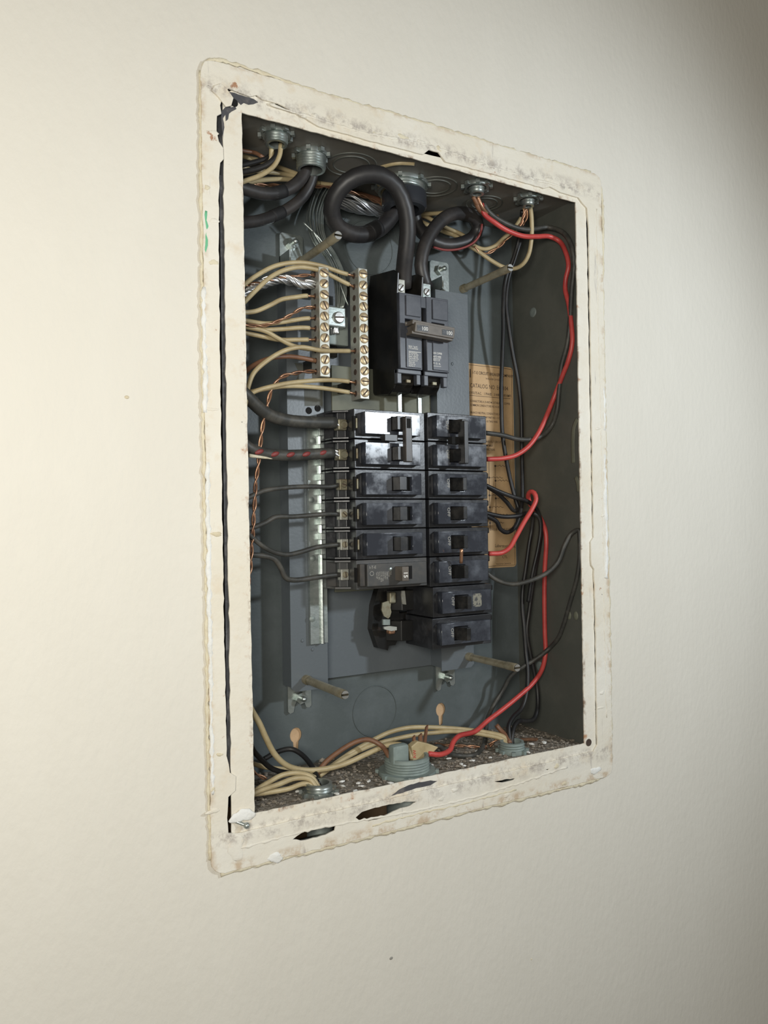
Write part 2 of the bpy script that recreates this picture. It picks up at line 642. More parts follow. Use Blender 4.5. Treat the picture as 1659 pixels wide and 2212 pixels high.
# punched slots in the right wall, pale mastic showing
for (pts_, ) in (([(1247, 905), (1240, 920), (1237, 950), (1238, 1000)],), ([(1243, 1030), (1247, 1040), (1250, 1062)],)):
    bm = bmesh.new()
    pa = []
    for u, v in pts_:
        d = RM @ Vector(((u - CXP) / FPX, 1, -(v - CYP) / FPX))
        t = (BX1 - 0.3 - CAM_C[0]) / d.x
        pa.append(Vector(CAM_C) + d * t)
    pth = spline(pa)
    sweep(bm, pth, 2.4, 8)
    for v in bm.verts:
        v.co.x = BX1 - 0.2 + (v.co.x - BX1) * 0.12
    obj('mastic_smear', bm, 'fibre', enc, 'pale mastic smear on the right side of the box', smooth=True)
# pressed knock-outs: raised rings on the back, top and right side
for cx, cz, r in ((156, 33, 23), (158, 462, 25), (158, 462, 33)):
    bm = bmesh.new()
    lathe(bm, (cx, 95, cz), [(r - 0.7, 0), (r - 0.4, -0.7), (r + 0.4, -0.7), (r + 0.7, 0)], 'y', 40)
    obj('knockout_ring', bm, 'box', enc, smooth=True)
for cx, cy, rs in ((110, 40, (15, 21)), (196, 42, (14, 20)), (258, 50, (12, 17))):
    for r in rs:
        bm = bmesh.new()
        lathe(bm, (cx, cy, BZ1), [(r - 0.7, 0), (r - 0.4, -0.7), (r + 0.4, -0.7), (r + 0.7, 0)], 'z', 40)
        obj('knockout_ring', bm, 'boxside', enc, smooth=True)
for z in (415, 60):
    bm = bmesh.new()
    for v in bmesh.ops.create_uvsphere(bm, u_segments=16, v_segments=8, radius=1)['verts']:
        v.co = Vector((BX1 + v.co.x * 1.2, 64 + v.co.y * 5, z + v.co.z * 5))
    obj('mounting_dimple', bm, 'zinc_d', enc, smooth=True)
for (u, v) in ((1244, 1330), (1229, 1329)):
    d = RM @ Vector(((u - CXP) / FPX, 1, -(v - CYP) / FPX))
    pt = Vector(CAM_C) + d * ((BX1 - CAM_C[0]) / d.x)
    bm = bmesh.new()
    for vv in bmesh.ops.create_uvsphere(bm, u_segments=16, v_segments=8, radius=1)['verts']:
        vv.co = Vector((BX1 + vv.co.x * 1.0, pt.y + vv.co.y * 3.0, pt.z + vv.co.z * 4.2))
    obj('mounting_dimple', bm, 'fibre', enc, smooth=True)

# the box's own painted flange round the opening
OP = [XZ(521, 243), XZ(1243, 437), XZ(1262, 1606), XZ(549, 1757)]
op = jag(OP[::-1], 0.28, 5.0, 3)
fl_out = [(-15.5, -13), (338.6, -13), (339.2, 509.5), (75, 509.6), (45, 513), (-5, 519), (-15.0, 512.0)]
plate('inner_flange', [jag(fl_out, 0.5, 6, 4), op], -0.6, 0.8, 'frame', enc, 'cream painted flange around the opening', bevel=0.2)

# ================================================================== the painted outer frame
W_ = lambda u, v: XZ(u, v, -1.5)
inner = [W_(474, 352), (-19.8, 440), (-20.3, 400), (-20.5, 300), (-20.4, 200), (-20.2, 120), (-19.4, 45), (-17.5, 33),
         (-13.5, 30), (-13.5, 20), (-19.0, 17), (-19.6, 2), (-19.0, -9), (-13, -10.5),
         (40, -10.4), (100, -10.8), (180, -10.2), (260, -10.5), (334.0, -9.8), (338.6, -4), (339.6, 120), (338.8, 160), (335.3, 164), (335.3, 185),
         (339.2, 189), (339.8, 300), (340.6, 480), (339, 499), (333, 503), (328, 506.8), (305, 507.2), (293, 510), (285, 507.0),
         (200, 507.0), (177, 506.8), (170, 513.0), (160, 513.4), (154, 507.6), (100, 507.2), (60, 507.6), W_(600, 223), W_(566, 214), W_(553, 205), W_(540, 208), W_(520, 201), W_(492, 191), W_(480, 205), W_(474, 228), W_(476, 245),
         W_(467, 250), W_(466, 285), W_(471, 306), W_(480, 322), W_(481, 344)]
inner = jag(inner, 0.35, 5.0, 9)
outer = jag(rrect(-31.0, 357.3, -35.0, 533.3, 9, 4), 0.45, 6.0, 5)


def hole_uv(pts, seed):
    return jag([XZ(u, v, -1.5) for u, v in pts][::-1], 0.35, 3.0, seed)


h1 = hole_uv([(628, 1813), (650, 1797), (672, 1790), (705, 1783), (724, 1781), (723, 1795), (702, 1803), (676, 1811), (650, 1817)], 1)
h2 = hole_uv([(765, 1765), (780, 1752), (800, 1746), (840, 1737), (872, 1731), (902, 1731), (886, 1740), (850, 1752), (822, 1768), (795, 1774), (772, 1772)], 2)
h3 = hole_uv([(594, 1810), (606, 1804), (621, 1801), (612, 1807)], 3)
h4 = hole_uv([(1060, 1689), (1082, 1684), (1113, 1679), (1108, 1686), (1085, 1690)], 4)
h5 = hole_uv([(1175, 1662), (1186, 1660), (1183, 1665)], 5)
fr = plate('outer_frame', [outer, inner, h1, h2, h3, h4, h5], -2.6, -0.7, 'frame', enc, 'old cream painted outer frame flush with the wall', bevel=0.35)


M['slotmetal'] = mat('slot_metal', (0.05, 0.052, 0.058), 0.45, spec=0.5, col2=(0.12, 0.12, 0.125), nscale=60, lo_=0.5, hi_=0.62)


# lumpy bead of old paint between frame and wall
def bead(name, pts, r, m, seed, label=None, flat=0.45, parent=None, y0=-1.2):
    q = random.Random(seed)
    path = spline([Vector((x, -0.6, z)) for x, z in pts], 3.0)
    path = [p + Vector((q.uniform(-.5, .5), 0, q.uniform(-.5, .5))) for p in path]
    rs = [r * q.uniform(0.45, 1.35) for _ in path]
    bm_ = bmesh.new()
    sweep(bm_, path, lambda t: rs[min(len(rs) - 1, int(t * (len(rs) - 1) + .5))], 8)
    for v in bm_.verts:
        v.co.y = y0 + (v.co.y + 0.6) * flat
    return obj(name, bm_, m, parent or fr, label, smooth=True)


bead('paint_bead', [(-31.5, -25), (-32.3, 60), (-31.8, 160), (-32.6, 280), (-32.0, 400), (-31.5, 500), (-31.0, 524)], 1.5, 'beadpaint', 1)
bead('paint_bead', [(-30, 528), (-24, 534.5), (60, 534.0), (160, 534.6), (260, 533.9), (345, 534.2)], 1.4, 'beadpaint', 2)
bead('paint_bead', [(350, 533), (357.5, 526), (358.4, 420), (358.0, 300), (358.6, 160), (358.0, 40), (357.4, -22)], 1.5, 'beadpaint', 3)
bead('paint_bead', [(-24, -35.6), (60, -36.2), (160, -35.8), (260, -36.4), (340, -35.6), (352, -32)], 1.7, 'beadpaint', 4)
bead('filler_streak', [(-30.2, 250), (-30.6, 220), (-30.0, 200), (-30.4, 160), (-29.8, 120), (-30.0, 60), (-29.6, 20)], 1.7, 'scrape', 5, 'fresh white filler along the left edge', y0=-2.3)
bead('filler_streak', [(-31.2, 372), (-31.6, 340), (-31.0, 310), (-31.4, 285)], 1.7, 'scrape', 6, 'fresh white filler along the left edge', y0=-2.3)
bead('filler_streak', [(354.8, 268), (355.4, 240), (354.6, 225), (355.6, 200), (354.8, 170), (353.8, 150)], 2.3, 'scrape', 7, 'fresh white filler along the right edge', y0=-2.3)
bead('filler_streak', [(356, 330), (356.5, 305), (355.8, 290)], 1.3, 'scrape', 8, 'fresh white filler along the right edge', y0=-2.3)
bead('green_streak', [XZ(443, 458), XZ(444, 500), XZ(442, 552)], 1.1, 'greenp', 9, 'streak of bare green paint', y0=-2.3)
bead('paint_ridge', [(350.8, 500), (350.4, 380), (351.2, 260), (350.6, 130), (350.8, 20)], 0.7, 'frame', 12, flat=0.8, y0=-2.5)
bead('paint_ridge', [(20, 513.5), (90, 511.8), (160, 515.8), (230, 512.8), (310, 512.0)], 1.1, 'frame', 13, flat=0.6, y0=-2.5)
bead('paint_ridge', [(-10, -21), (50, -19.5), (95, -22), (150, -24.5), (210, -24), (300, -18)], 1.0, 'frame', 14, flat=0.6, y0=-2.5)
bead('paint_ridge', [(96, -27.5), (130, -27.0), (175, -27.8), (240, -26.8)], 0.8, 'beadpaint', 15, flat=0.6, y0=-2.5)


def blob(name, c, rx, rz, ry, m, seed, parent=None, label=None):
    q = random.Random(seed)
    bm_ = bmesh.new()
    bmesh.ops.create_icosphere(bm_, subdivisions=3, radius=1)
    ph = [q.uniform(0, 6) for _ in range(4)]
    for v in bm_.verts:
        a = math.atan2(v.co.z, v.co.x)
        k = 1 + 0.18 * math.sin(2 * a + ph[0]) + 0.14 * math.sin(3 * a + ph[1]) + 0.08 * math.sin(7 * a + ph[2]) + q.uniform(-.04, .04)
        v.co = Vector((c[0] + v.co.x * rx * k, c[1] + v.co.y * ry, c[2] + v.co.z * rz * k))
    return obj(name, bm_, m, parent or fr, label, smooth=True)


plate('paint_strip', [jag([XZ(u, v, -3) for u, v in ((459, 196), (464, 187), (477, 183), (486, 190), (503, 213), (498, 228), (488, 230), (472, 209))][::-1], 0.25, 3, 77)], -3.9, -2.3, 'frame', fr, 'thick diagonal strip of paint over the top left corner', bevel=0.4)
obj('slot_channel', B(-17.6, -14, 1.2, 2.2, 20, 455), 'slotmetal', enc, 'dark bare metal behind the frame gap')
obj('slot_channel', B(-24, -14, 2.5, 3.5, 455, 514), 'slotmetal', enc, 'dark bare metal behind the frame gap')
p = P(524, 1762, -2)
blob('plaster_lump', (p.x, -2.2, p.z), 8, 5, 1.0, 'scrape', 3, label='white filler lump by the lower left screw')
p = P(1285, 1664, -2)
blob('plaster_lump', (p.x, -2.6, p.z), 6, 3.5, 1.0, 'scrape', 4, label='white filler lump at the lower right corner')
p = P(594, 1852, -2)
blob('plaster_lump', (p.x, -2.4, p.z), 6, 3.5, 0.9, 'scrape', 5)
p = P(510, 1832, -2)
blob('plaster_lump', (p.x, -2.4, p.z), 7, 8, 0.7, 'frame', 6)
for i in range(26):
    s_ = rnd.random()
    side = rnd.choice('tbtblr')
    if side == 't':
        c = (rnd.uniform(30, 320), -2.5, rnd.uniform(510, 518))
    elif side == 'b':
        c = (rnd.uniform(-10, 320), -2.5, rnd.uniform(-33, -12))
    elif side == 'l':
        c = (rnd.uniform(-30, -23), -2.5, rnd.uniform(0, 500))
    else:
        c = (rnd.uniform(342, 354), -2.5, rnd.uniform(0, 500))
    blob('paint_flake', c, rnd.uniform(1.5, 5), rnd.uniform(1, 2.2), rnd.uniform(0.4, 0.9), rnd.choice(('frame', 'frame', 'beadpaint')), 100 + i)

M['bare'] = mat('bare_grey_metal', (0.07, 0.07, 0.078), 0.5, spec=0.5, col2=(0.16, 0.15, 0.145), nscale=90, lo_=0.5, hi_=0.7)
for i, pl_ in enumerate(([(490, 196), (507, 201), (530, 209), (548, 214), (558, 221), (548, 226), (536, 226), (527, 223), (520, 226), (512, 218), (505, 226), (495, 232), (488, 222)],
                         [(478, 240), (488, 230), (500, 232), (508, 230), (511, 236), (500, 242), (494, 246), (493, 258), (488, 262), (487, 248), (482, 256), (484, 275), (481, 300), (479, 262)],
                         [(845, 1720), (862, 1706), (882, 1696), (905, 1690), (930, 1686), (944, 1688), (930, 1696), (900, 1702), (870, 1712)])):
    Yp = -0.75 if i < 2 else -0.75
    lp = jag([XZ(u, v, Yp) for u, v in pl_][::-1], 0.25, 2.5, 50 + i)
    plate('bare_patch', [lp], Yp - 0.05, Yp + 0.1, 'bare', enc, 'patch of bare grey metal where paint has come off')
# corner screw and empty screw holes
sx = P(531, 1782, -4)
bm = bmesh.new()
cyl(bm, (sx.x - 7, -0.5, sx.z + 3), (sx.x, -5.5, sx.z), 1.1, n=12)
bmesh.ops.create_icosphere(bm, subdivisions=2, radius=2.3, matrix=Matrix.Translation((sx.x, -5.5, sx.z)))
tag(obj('bent_screw', bm, 'zinc', None, smooth=True), 'small bent steel screw sticking out of the lower left frame corner', 'screw')
for i, (u, v, r) in enumerate(((1254, 423, 2.2), (1268, 428, 1.8), (506, 222, 2.2), (1272, 1604, 2.6))):
    p = P(u, v, -1)
    bm = bmesh.new()
    lathe(bm, (p.x, -1.0, p.z), [(0.01, -0.1), (r * 0.7, -0.1), (r, -0.25), (r * 1.25, -0.25), (r * 1.3, 0.2)], 'y', 16)
    obj('screw_hole', bm, 'void' if i != 3 else 'slot', fr, 'dark empty screw hole at a corner', smooth=True)

# ================================================================== inner mounting pan
pan = thing('mounting_pan', 'folded grey steel mounting pan standing on silver feet inside the box', 'pan', (156, 90, 240))
# left rail, webs, centre, right rail as one folded sheet: profile in x-y
prof = [(62, 88), (62, 70), (96, 70), (96, 88), (214, 88), (214, 70), (251.5, 70), (251.5, 88)]
th = 1.2
outl = prof + [(251.5 - th, 88), (251.5 - th, 70 + th), (214 + th, 70 + th), (214 + th, 88 + th), (96 - th, 88 + th), (96 - th, 70 + th), (62 + th, 70 + th), (62 + th, 88)]
bm = bmesh.new()
prism(bm, outl, 'z', 70, 424)
obj('folded_sheet', bm, 'pan', pan)
bm = bmesh.new()
prism(bm, [(62, 70), (62, 69), (66, 66.2), (96, 66.2), (96, 70)], 'y', 70, 70 + th)
obj('rail_end', bm, 'pan', pan)
bm = bmesh.new()
prism(bm, [(214, 70), (214, 67), (248, 67), (251.5, 70)], 'y', 70, 70 + th)
obj('rail_end', bm, 'pan', pan)
bm = bmesh.new()
prism(bm, [(96, 88 - 18), (96, 62), (120, 66), (133, 76), (165, 76), (176, 66), (214, 66), (214, 70)], 'y', 88, 88 + th)
bm.free()
# silver foot brackets with nuts
for i, (x, z, up) in enumerate(((77.5, 450, 1), (234, 450.5, 1), (79, 56, -1), (233, 56.5, -1))):
    bm = bmesh.new()
    z0, z1 = (z - 24, z + 9) if up > 0 else (z - 10, z + 16)
    lp = rrect(x - 11, x + 11, z0, z1, 3)
    if up < 0:
        lp = [(x - 11, z + 16), (x - 11, z - 11), (x - 9, z - 13), (x - 6, z - 12), (x - 4.6, z - 6), (x - 3, z - 3.2), (x + 3, z - 3.2), (x + 4.6, z - 5), (x + 6, z - 9), (x + 9, z - 10), (x + 11, z - 8), (x + 11, z + 16)]
    prism(bm, lp, 'y', 91.2, 93.0)
    box(bm, x - 11, x - 9.4, 71.5, 92.8, z + (-24 if up > 0 else 12), z + (-12 if up > 0 else 32))
    foot = obj('foot_bracket', bm, 'zinc', pan, 'bright zinc foot bracket')
    bm = bmesh.new()
    hexa = [(x + 5.2 * math.cos(math.radians(60 * k + 15)), z + 5.2 * math.sin(math.radians(60 * k + 15))) for k in range(6)]
    prism(bm, hexa, 'y', 86.8, 91.2)
    obj('hex_nut', bm, 'zinc', foot)
    bm = bmesh.new()
    cyl(bm, (x, 95, z), (x, 82, z), 2.4, n=14)
    lathe(bm, (x, 82, z), [(2.4, 0), (1.6, -1.2), (0.01, -1.6)], 'y', 14)
    obj('stud', bm, 'zinc', foot, smooth=True)
for (u, v) in ((675, 1403), (653, 1384), (705, 765), (683, 768), (977, 786)):
    p = P(u, v, 70)
    bm = bmesh.new()
    lathe(bm, (p.x, 70, p.z), [(0.01, -0.9), (1.1, -0.7), (1.6, 0)], 'y', 14)
    obj('rivet', bm, 'pan', pan, smooth=True)
for (u, v) in ((667, 887), (686, 882)):
    p = P(u, v, 69.9)
    bm = bmesh.new()
    lathe(bm, (p.x, 69.9, p.z), [(0.01, 0), (2.3, 0), (2.6, -0.3), (3.0, 0)], 'y', 16)
    obj('punched_hole', bm, 'void', pan, 'small round punched hole')

# aluminium retaining strip with rivets and hook tabs along the left breakers
strip = thing('retaining_strip', 'bright aluminium hook strip along the outer ends of the left breakers', 'strip', (84, 68, 190))
a0 = P(664, 925, 66)
a1 = P(664, 1384, 66)
bm = bmesh.new()
prism(bm, [(78.5, 66), (87.5, 66), (87.5, 64.5), (89.0, 63.5), (90.5, 64.5), (90.5, 68), (95.5, 68), (95.5, 69.4), (78.5, 69.4)], 'z', 105, 288)
obj('strip_plate', bm, 'zinc', strip)
for (u, v) in ((676, 952), (673, 1080), (676, 1206), (675, 1337)):
    p = P(u, v, 66)
    bm = bmesh.new()
    lathe(bm, (p.x, 66, p.z), [(0.01, -1.1), (1.6, -0.8), (2.7, 0)], 'y', 16)
    obj('rivet', bm, 'zinc_d', strip, smooth=True)
for k in range(9):
    z = 287.5 - k * 25.0 / 2 - (0 if k % 2 == 0 else 0)
    if z < 150:
        break
    obj('hook_tab', B(86.5, 90.6, 60, 66.5, z - 7.4, z - 1.6, bev=0.5), 'zinc', strip)

# ================================================================== threaded rods
for i, (x, z, lab) in enumerate(((75.5, 427.5, 'tarnished brass cover post at upper left beside the big cable loop'),
                                 (245.5, 428.5, 'tarnished brass cover post at upper right in front of the cream wire'),
                                 (75.3, 75.5, 'tarnished brass cover post at lower left above the left keyhole'),
                                 (245.0, 77.5, 'tarnished brass cover post at lower right below the breakers'))):
    t = thing('cover_post', lab, 'post', (x, 70, z), 'brass posts for the missing cover')
    bm = bmesh.new()
    cyl(bm, (x, 70, z), (x, 14, z), 3.3, n=18)
    lathe(bm, (x, 14, z), [(3.3, 0), (3.6, -0.8), (3.6, -13.5), (3.2, -14.4)], 'y', 18)
    obj('shaft', bm, 'rod', t, smooth=True)
    bm = bmesh.new()
    lathe(bm, (x, 70, z), [(4.0, 0), (4.0, -5), (3.4, -6)], 'y', 18)
    obj('collar', bm, 'brass' if i == 0 else 'rod', t, smooth=True)
    bm = bmesh.new()
    for s_ in (-1, 1):
        pts_ = [(x + 3.1 * math.cos(math.radians(a)), z + s_ * 3.1 * math.sin(math.radians(a))) for a in range(15, 166, 15)]
        prism(bm, pts_, 'y', -1.2, 0.4)
    obj('slotted_tip', bm, 'steel', t, 'bright slotted end')
    for v in t.children[-1].data.vertices:
        pass

# ================================================================== catalogue label
lab_ = thing('catalog_label', 'tan paper catalogue label with printed lines on the back beside the right breakers', 'label', (297, 94.8, 260))
LX0, LX1, LZ0, LZ1 = 257.5, 326.6, 158.5, 364.5
plate('paper', [rrect(LX0, LX1, LZ0, LZ1, 4)], 94.5, 94.95, 'label', lab_)
bm = bmesh.new()
YL = 94.4
tx = 271.0
text_into(bm, 'I-T-E CIRCUIT BREAKER COMPANY', tx + 3.4, 354.0, 4.3, YL, sx=0.78, bold=0.012)
text_into(bm, 'WALKER DIVISION', tx + 20, 349.5, 2.6, YL)
text_into(bm, 'CATALOG NO. EQ 104', tx, 340.2, 6.0, YL, sx=0.80)
text_into(bm, '0 VOLTS A.C.    1 PHASE    3 WIRE    100 AMPS', tx - 1, 333.6, 3.7, YL, sx=0.72, bold=0.01)
ln = [('CONNECTORS A, B AND M SUITABLE FOR COPPER', 325.5), ('COMMON CONDUCTORS NO. 4-1/0 CU', 321.5), ('BRANCH NEUTRAL CONDUCTORS ARE', 314.0),
      ('   USE COLLAR STRAP PART NO. 11 ON', 310.0), ('DUAL WIRE NO. 14-10 TWO WIRE', 306.0), (' 2 AND NO. 12', 302.0), ('SUITABLE FOR USE AS SERVICE EQUIPMENT', 294.5),
      ('USE ITE TYPE EQ-P AND EQ-T CIRCUIT', 285.5), ('BREAKERS 15-100 AMP MAX', 281.5), ('TIGHTEN ALL CONNECTIONS', 277.5), ('120/240V', 273.5)]
for s_, z in ln:
    text_into(bm, s_, tx, z, 3.1, YL, sx=0.72, bold=0.008)
text_into(bm, 'Laboratories, Inc.', tx + 28, 179.5, 4.6, YL, sx=0.85, rot=-0.06, bold=0.01)
text_into(bm, 'LISTED', tx + 27, 172.5, 3.4, YL, bold=0.01)
text_into(bm, 'CTL', tx + 37, 167.8, 3.8, YL)
text_into(bm, 'ENCLOSED PANELBOARD', tx + 23, 196.5, 3.0, YL, sx=0.8)
text_into(bm, 'MADE IN CANADA', tx + 29, 161.3, 2.3, YL)
obj('printing', bm, 'ink', lab_, 'black printed lines')['kind'] = 'stuff'
bm = bmesh.new()


def ring2(bm, x0, x1, z0, z1, wd, Y):
    for a in ((x0, x1, z0, z0 + wd), (x0, x1, z1 - wd, z1), (x0, x0 + wd, z0, z1), (x1 - wd, x1, z0, z1)):
        box(bm, a[0], a[1], Y - 0.02, Y + 0.02, a[2], a[3])


ring2(bm, LX0 + 1.5, LX1 - 1.5, LZ0 + 1.6, LZ1 - 1.6, 0.4, YL)
box(bm, tx, tx + 1.2, YL - .02, YL + .02, 350, 358.5)
box(bm, tx - 1, tx + 52, YL - .02, YL + .02, 331.8, 332.2)
# wiring diagram: bus lines, dots, wavy branches
for xx in (293, 301):
    box(bm, xx, xx + 0.45, YL - .02, YL + .02, 196, 268 if xx == 293 else 262)
for k, z in enumerate((262, 250, 247, 232, 229, 220, 212, 204)):
    xx = 293 if k % 2 else 301
    lathe(bm, (xx + .2, YL, z), [(0.01, 0), (1.15, 0)], 'y', 10)
    pp = [Vector((xx + j * 2.0, YL, z + (1.0 if j % 2 else -0.4) * (1 if 2 < j < 9 else 0))) for j in range(10)]
    pp = [q for q in pp if q.x < 322]
    sweep(bm, spline(pp, 1.0), 0.22, 4)
obj('wiring_diagram', bm, 'ink', lab_, 'printed frame and wiring diagram')
plate('printed_seal', [rrect(280, 322, 176, 198, 9)], 94.42, 94.5, 'label', lab_)

# ================================================================== bus bars, insulator behind the breakers
bus = thing('bus_assembly', 'greenish insulator plate with silver bus bars behind the breakers', 'bus bars', (160, 80, 220))
ins = obj('insulator_plate', B(108, 212, 78, 80, 146, 345, bev=0.5), 'fibre', bus)
x = P(864, 860, 70).x
for (u, z0, z1) in ((864, 255, 322), (907, 255, 324)):
    x = P(u, 860, 60).x
    obj('bus_bar', B(x - 2.1, x + 2.1, 60, 62.5, z0, z1, bev=0.4), 'zinc', bus)
for k in range(8):
    z = 288 - k * 25
    obj('stab', B(164, 180, 62, 78, z - 5, z + 5, bev=0.6), 'zinc', bus)
    obj('stab_insulator', B(156, 188, 72, 78, z - 11.5, z + 11.5, bev=1.0), 'bodyside', bus)
bm = bmesh.new()
prism(bm, [(140, 112), (142, 133), (148, 150), (156, 150), (158, 135), (168, 130), (170, 108), (164, 96), (157, 96), (156, 92), (146, 95)], 'y', 70, 78)
obj('end_insulator', bm, 'bodyside', bus, 'black moulded end block')

bm = bmesh.new()
prism(bm, [(P(u, v, 62).x, P(u, v, 62).z) for u, v in ((826, 1302), (838, 1298), (844, 1304), (843, 1313), (845, 1322), (842, 1332), (838, 1336), (829, 1331), (824, 1318))], 'y', 61.5, 63.0)
obj('stab_tongue', bm, 'dull', bus, 'heat-stained metal tongue')
bm = bmesh.new()
prism(bm, [(P(u, v, 56).x, P(u, v, 56).z) for u, v in ((868, 1276), (874, 1276), (877, 1306), (869, 1305), (867, 1285))], 'y', 55.5, 57.0)
obj('stab_tongue', bm, 'busalu', bus, 'bright strip of bus metal')
bm = bmesh.new()
prism(bm, [(P(u, v, 58).x, P(u, v, 58).z) for u, v in ((828, 1354), (840, 1352), (856, 1354), (856, 1361), (844, 1363), (829, 1359))], 'y', 57, 59.0)
obj('stab_tongue', bm, 'busalu', bus, 'bright short clip of bus metal')
bm = bmesh.new()
prism(bm, [(P(u, v, 58.5).x, P(u, v, 58.5).z) for u, v in ((827, 1338), (842, 1338), (842, 1350), (827, 1350))], 'y', 58, 60.0)
obj('stab_tongue', bm, 'zinc_d', bus)
# cut-outs punched in the left rail
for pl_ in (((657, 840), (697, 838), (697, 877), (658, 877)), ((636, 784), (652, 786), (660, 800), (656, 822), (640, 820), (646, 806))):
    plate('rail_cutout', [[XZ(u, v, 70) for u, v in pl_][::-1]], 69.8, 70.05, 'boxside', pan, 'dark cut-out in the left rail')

# ================================================================== neutral bars
barspec = ((76.0, 85.0, [600, 608.6, 634, 658, 681, 704, 728, 750.5, 774, 799.5], 696.5, 'short silver neutral bar with brass screws, left of the lug'),
           (112.6, 121.2, [592, 616, 640, 662, 685, 709, 732, 755, 778, 801, 824, 848], 784.5, 'long silver neutral bar with brass screws beside the main breaker'))
YF, YB = 35.0, 51.0
SCREWZ = []
for bi, (x0, x1, vs, uu, lb) in enumerate(barspec):
    if bi == 0:
        vs = [589 + (799.5 - 589) * k / 9 for k in range(10)]
    zs = [P(uu, v, YF).z for v in vs]
    t = thing('neutral_bar', lb, 'terminal bar', ((x0 + x1) / 2, YB, (zs[0] + zs[-1]) / 2), 'neutral terminal bars')
    SCREWZ.append(zs)
    bm = bmesh.new()
    box(bm, x0, x1, YF, YB, zs[-1] - 5.2, zs[0] + 4.8, bev=0.5)
    bar = obj('bar', bm, 'busalu', t)
    bm = bmesh.new()
    for z in zs:
        cyl(bm, (x0 - 0.25, 43, z), (x0 + 0.6, 43, z), 2.5, n=14)
    obj('wire_hole', bm, 'slot', t, 'row of dark wire holes')
    for z in zs:
        xm = (x0 + x1) / 2 + 0.2
        bm = bmesh.new()
        lathe(bm, (xm, YF, z), [(0.01, -1.3), (3.1, -1.3), (3.7, -0.9), (3.8, 0.4)], 'y', 20)
        sc_ = obj('screw', bm, 'brass', t, smooth=True)
        a = rnd.choice((0.0, 0.1, 1.4, 1.7, -0.9, -0.8, 0.4, 1.1, 2.0))
        bm = bmesh.new()
        box(bm, -3.4, 3.4, -0.15, 0.15, -0.55, 0.55)
        bmesh.ops.rotate(bm, verts=bm.verts, cent=(0, 0, 0), matrix=Matrix.Rotation(a, 3, 'Y'))
        bmesh.ops.translate(bm, verts=bm.verts, vec=(xm, YF - 1.3, z))
        obj('slot', bm, 'slot', sc_)
    box_bm = bmesh.new()
    for z in (zs[1], zs[-2]):
        box(box_bm, x0 + 1, x1 - 1, YB, 80 if bi else 70, z - 4, z + 4)
    obj('standoff', box_bm, 'bodyside', t)

# service neutral lug between the bars
t = thing('neutral_lug', 'silver block lug with one slotted screw between the two neutral bars', 'lug', (100, 60, 365))
c = P(728, 684, 45)
obj('lug_body', B(c.x - 9.0, c.x + 8.5, 45, 62, c.z - 8.5, c.z + 8.5, bev=1.2), 'zinc', t)
obj('base_strap', B(84, 113, 55, 60, c.z - 21, c.z + 4, bev=0.8), 'zinc_d', t)
obj('base_block', B(88, 106, 62, 70, c.z - 30, c.z + 4, bev=0.8), 'bodyside', t)
c = P(732, 686, 44)
bm = bmesh.new()
lathe(bm, (c.x, 44, c.z), [(0.01, -1.5), (4.0, -1.4), (4.8, -0.5), (5.0, 1.2)], 'y', 24)
s1 = obj('screw', bm, 'steel', t, smooth=True)
bm = bmesh.new()
box(bm, -4.5, 4.5, -.15, .15, -.6, .6)
bmesh.ops.rotate(bm, verts=bm.verts, cent=(0, 0, 0), matrix=Matrix.Rotation(-0.1, 3, 'Y'))
bmesh.ops.translate(bm, verts=bm.verts, vec=(c.x, 42.5, c.z))
obj('slot', bm, 'slot', s1)

# ================================================================== branch breakers
FY = 27.0        # face plane
PY = 19.0        # raised plate plane


def body_left(bm, z0, z1):
    prism(bm, [(101.8, FY), (170.6, FY), (170.6, 72), (156, 84), (98, 84), (89, 72), (89, 56), (95, 50), (95, 44), (101.8, 42)], 'z', z0, z1)
    # side fins beside the terminal recess
    for za, zb in ((z0, z0 + 2.0), (z1 - 2.0, z1)):
        prism(bm, [(90.5, 44), (101.8, 36), (101.8, 60), (89, 60)], 'z', za, zb)


def body_right(bm, z0, z1, dx=0.0):
    prism(bm, [(173.6 + dx, FY), (237.5 + dx, FY), (238.5 + dx, 42), (248 + dx, 46), (248 + dx, 68), (240 + dx, 84), (187 + dx, 84), (173.6 + dx, 70)], 'z', z0, z1)


def bev_sharp(bm, off=0.5, ang=0.6):
    es = [e for e in bm.edges if len(e.link_faces) == 2 and e.calc_face_angle(0) > ang]
    bmesh.ops.bevel(bm, geom=es, offset=off, segments=2, affect='EDGES', profile=0.5, clamp_overlap=True)


def plate_on(t, x0, x1, zc, hh, m='plate', slotx=None, hz=6.2):
    bm_ = bmesh.new()
    prism(bm_, rrect(x0 - 0.8, x1 + 1.8, zc - hh - 1.6, zc + hh + 1.2, 3.6, 5), 'y', FY + 0.6, FY - 0.9)
    o = obj('plate_rim', bm_, 'body', t)
    bm_ = bmesh.new()
    if slotx:
        a, b = slotx
        # plate in four pieces round the handle slot, welded outline
        cu_ = [[(x0, zc - hh), (x1, zc - hh), (x1, zc + hh), (x0, zc + hh)], [(a, zc - hz), (b, zc - hz), (b, zc + hz), (a, zc + hz)]]
        bm_.free()
        pl = plate('face_plate', cu_, PY, FY, m, t, bevel=0.35)
        obj('slot_floor', B(a - 0.5, b + 0.5, PY + 3.5, PY + 4.5, zc - hz - .5, zc + hz + .5), 'void', t, 'black floor of the handle slot')
    else:
        box(bm_, x0, x1, PY, FY, zc - hh, zc + hh, bev=0.4)
        pl = obj('face_plate', bm_, m, t)
    return pl


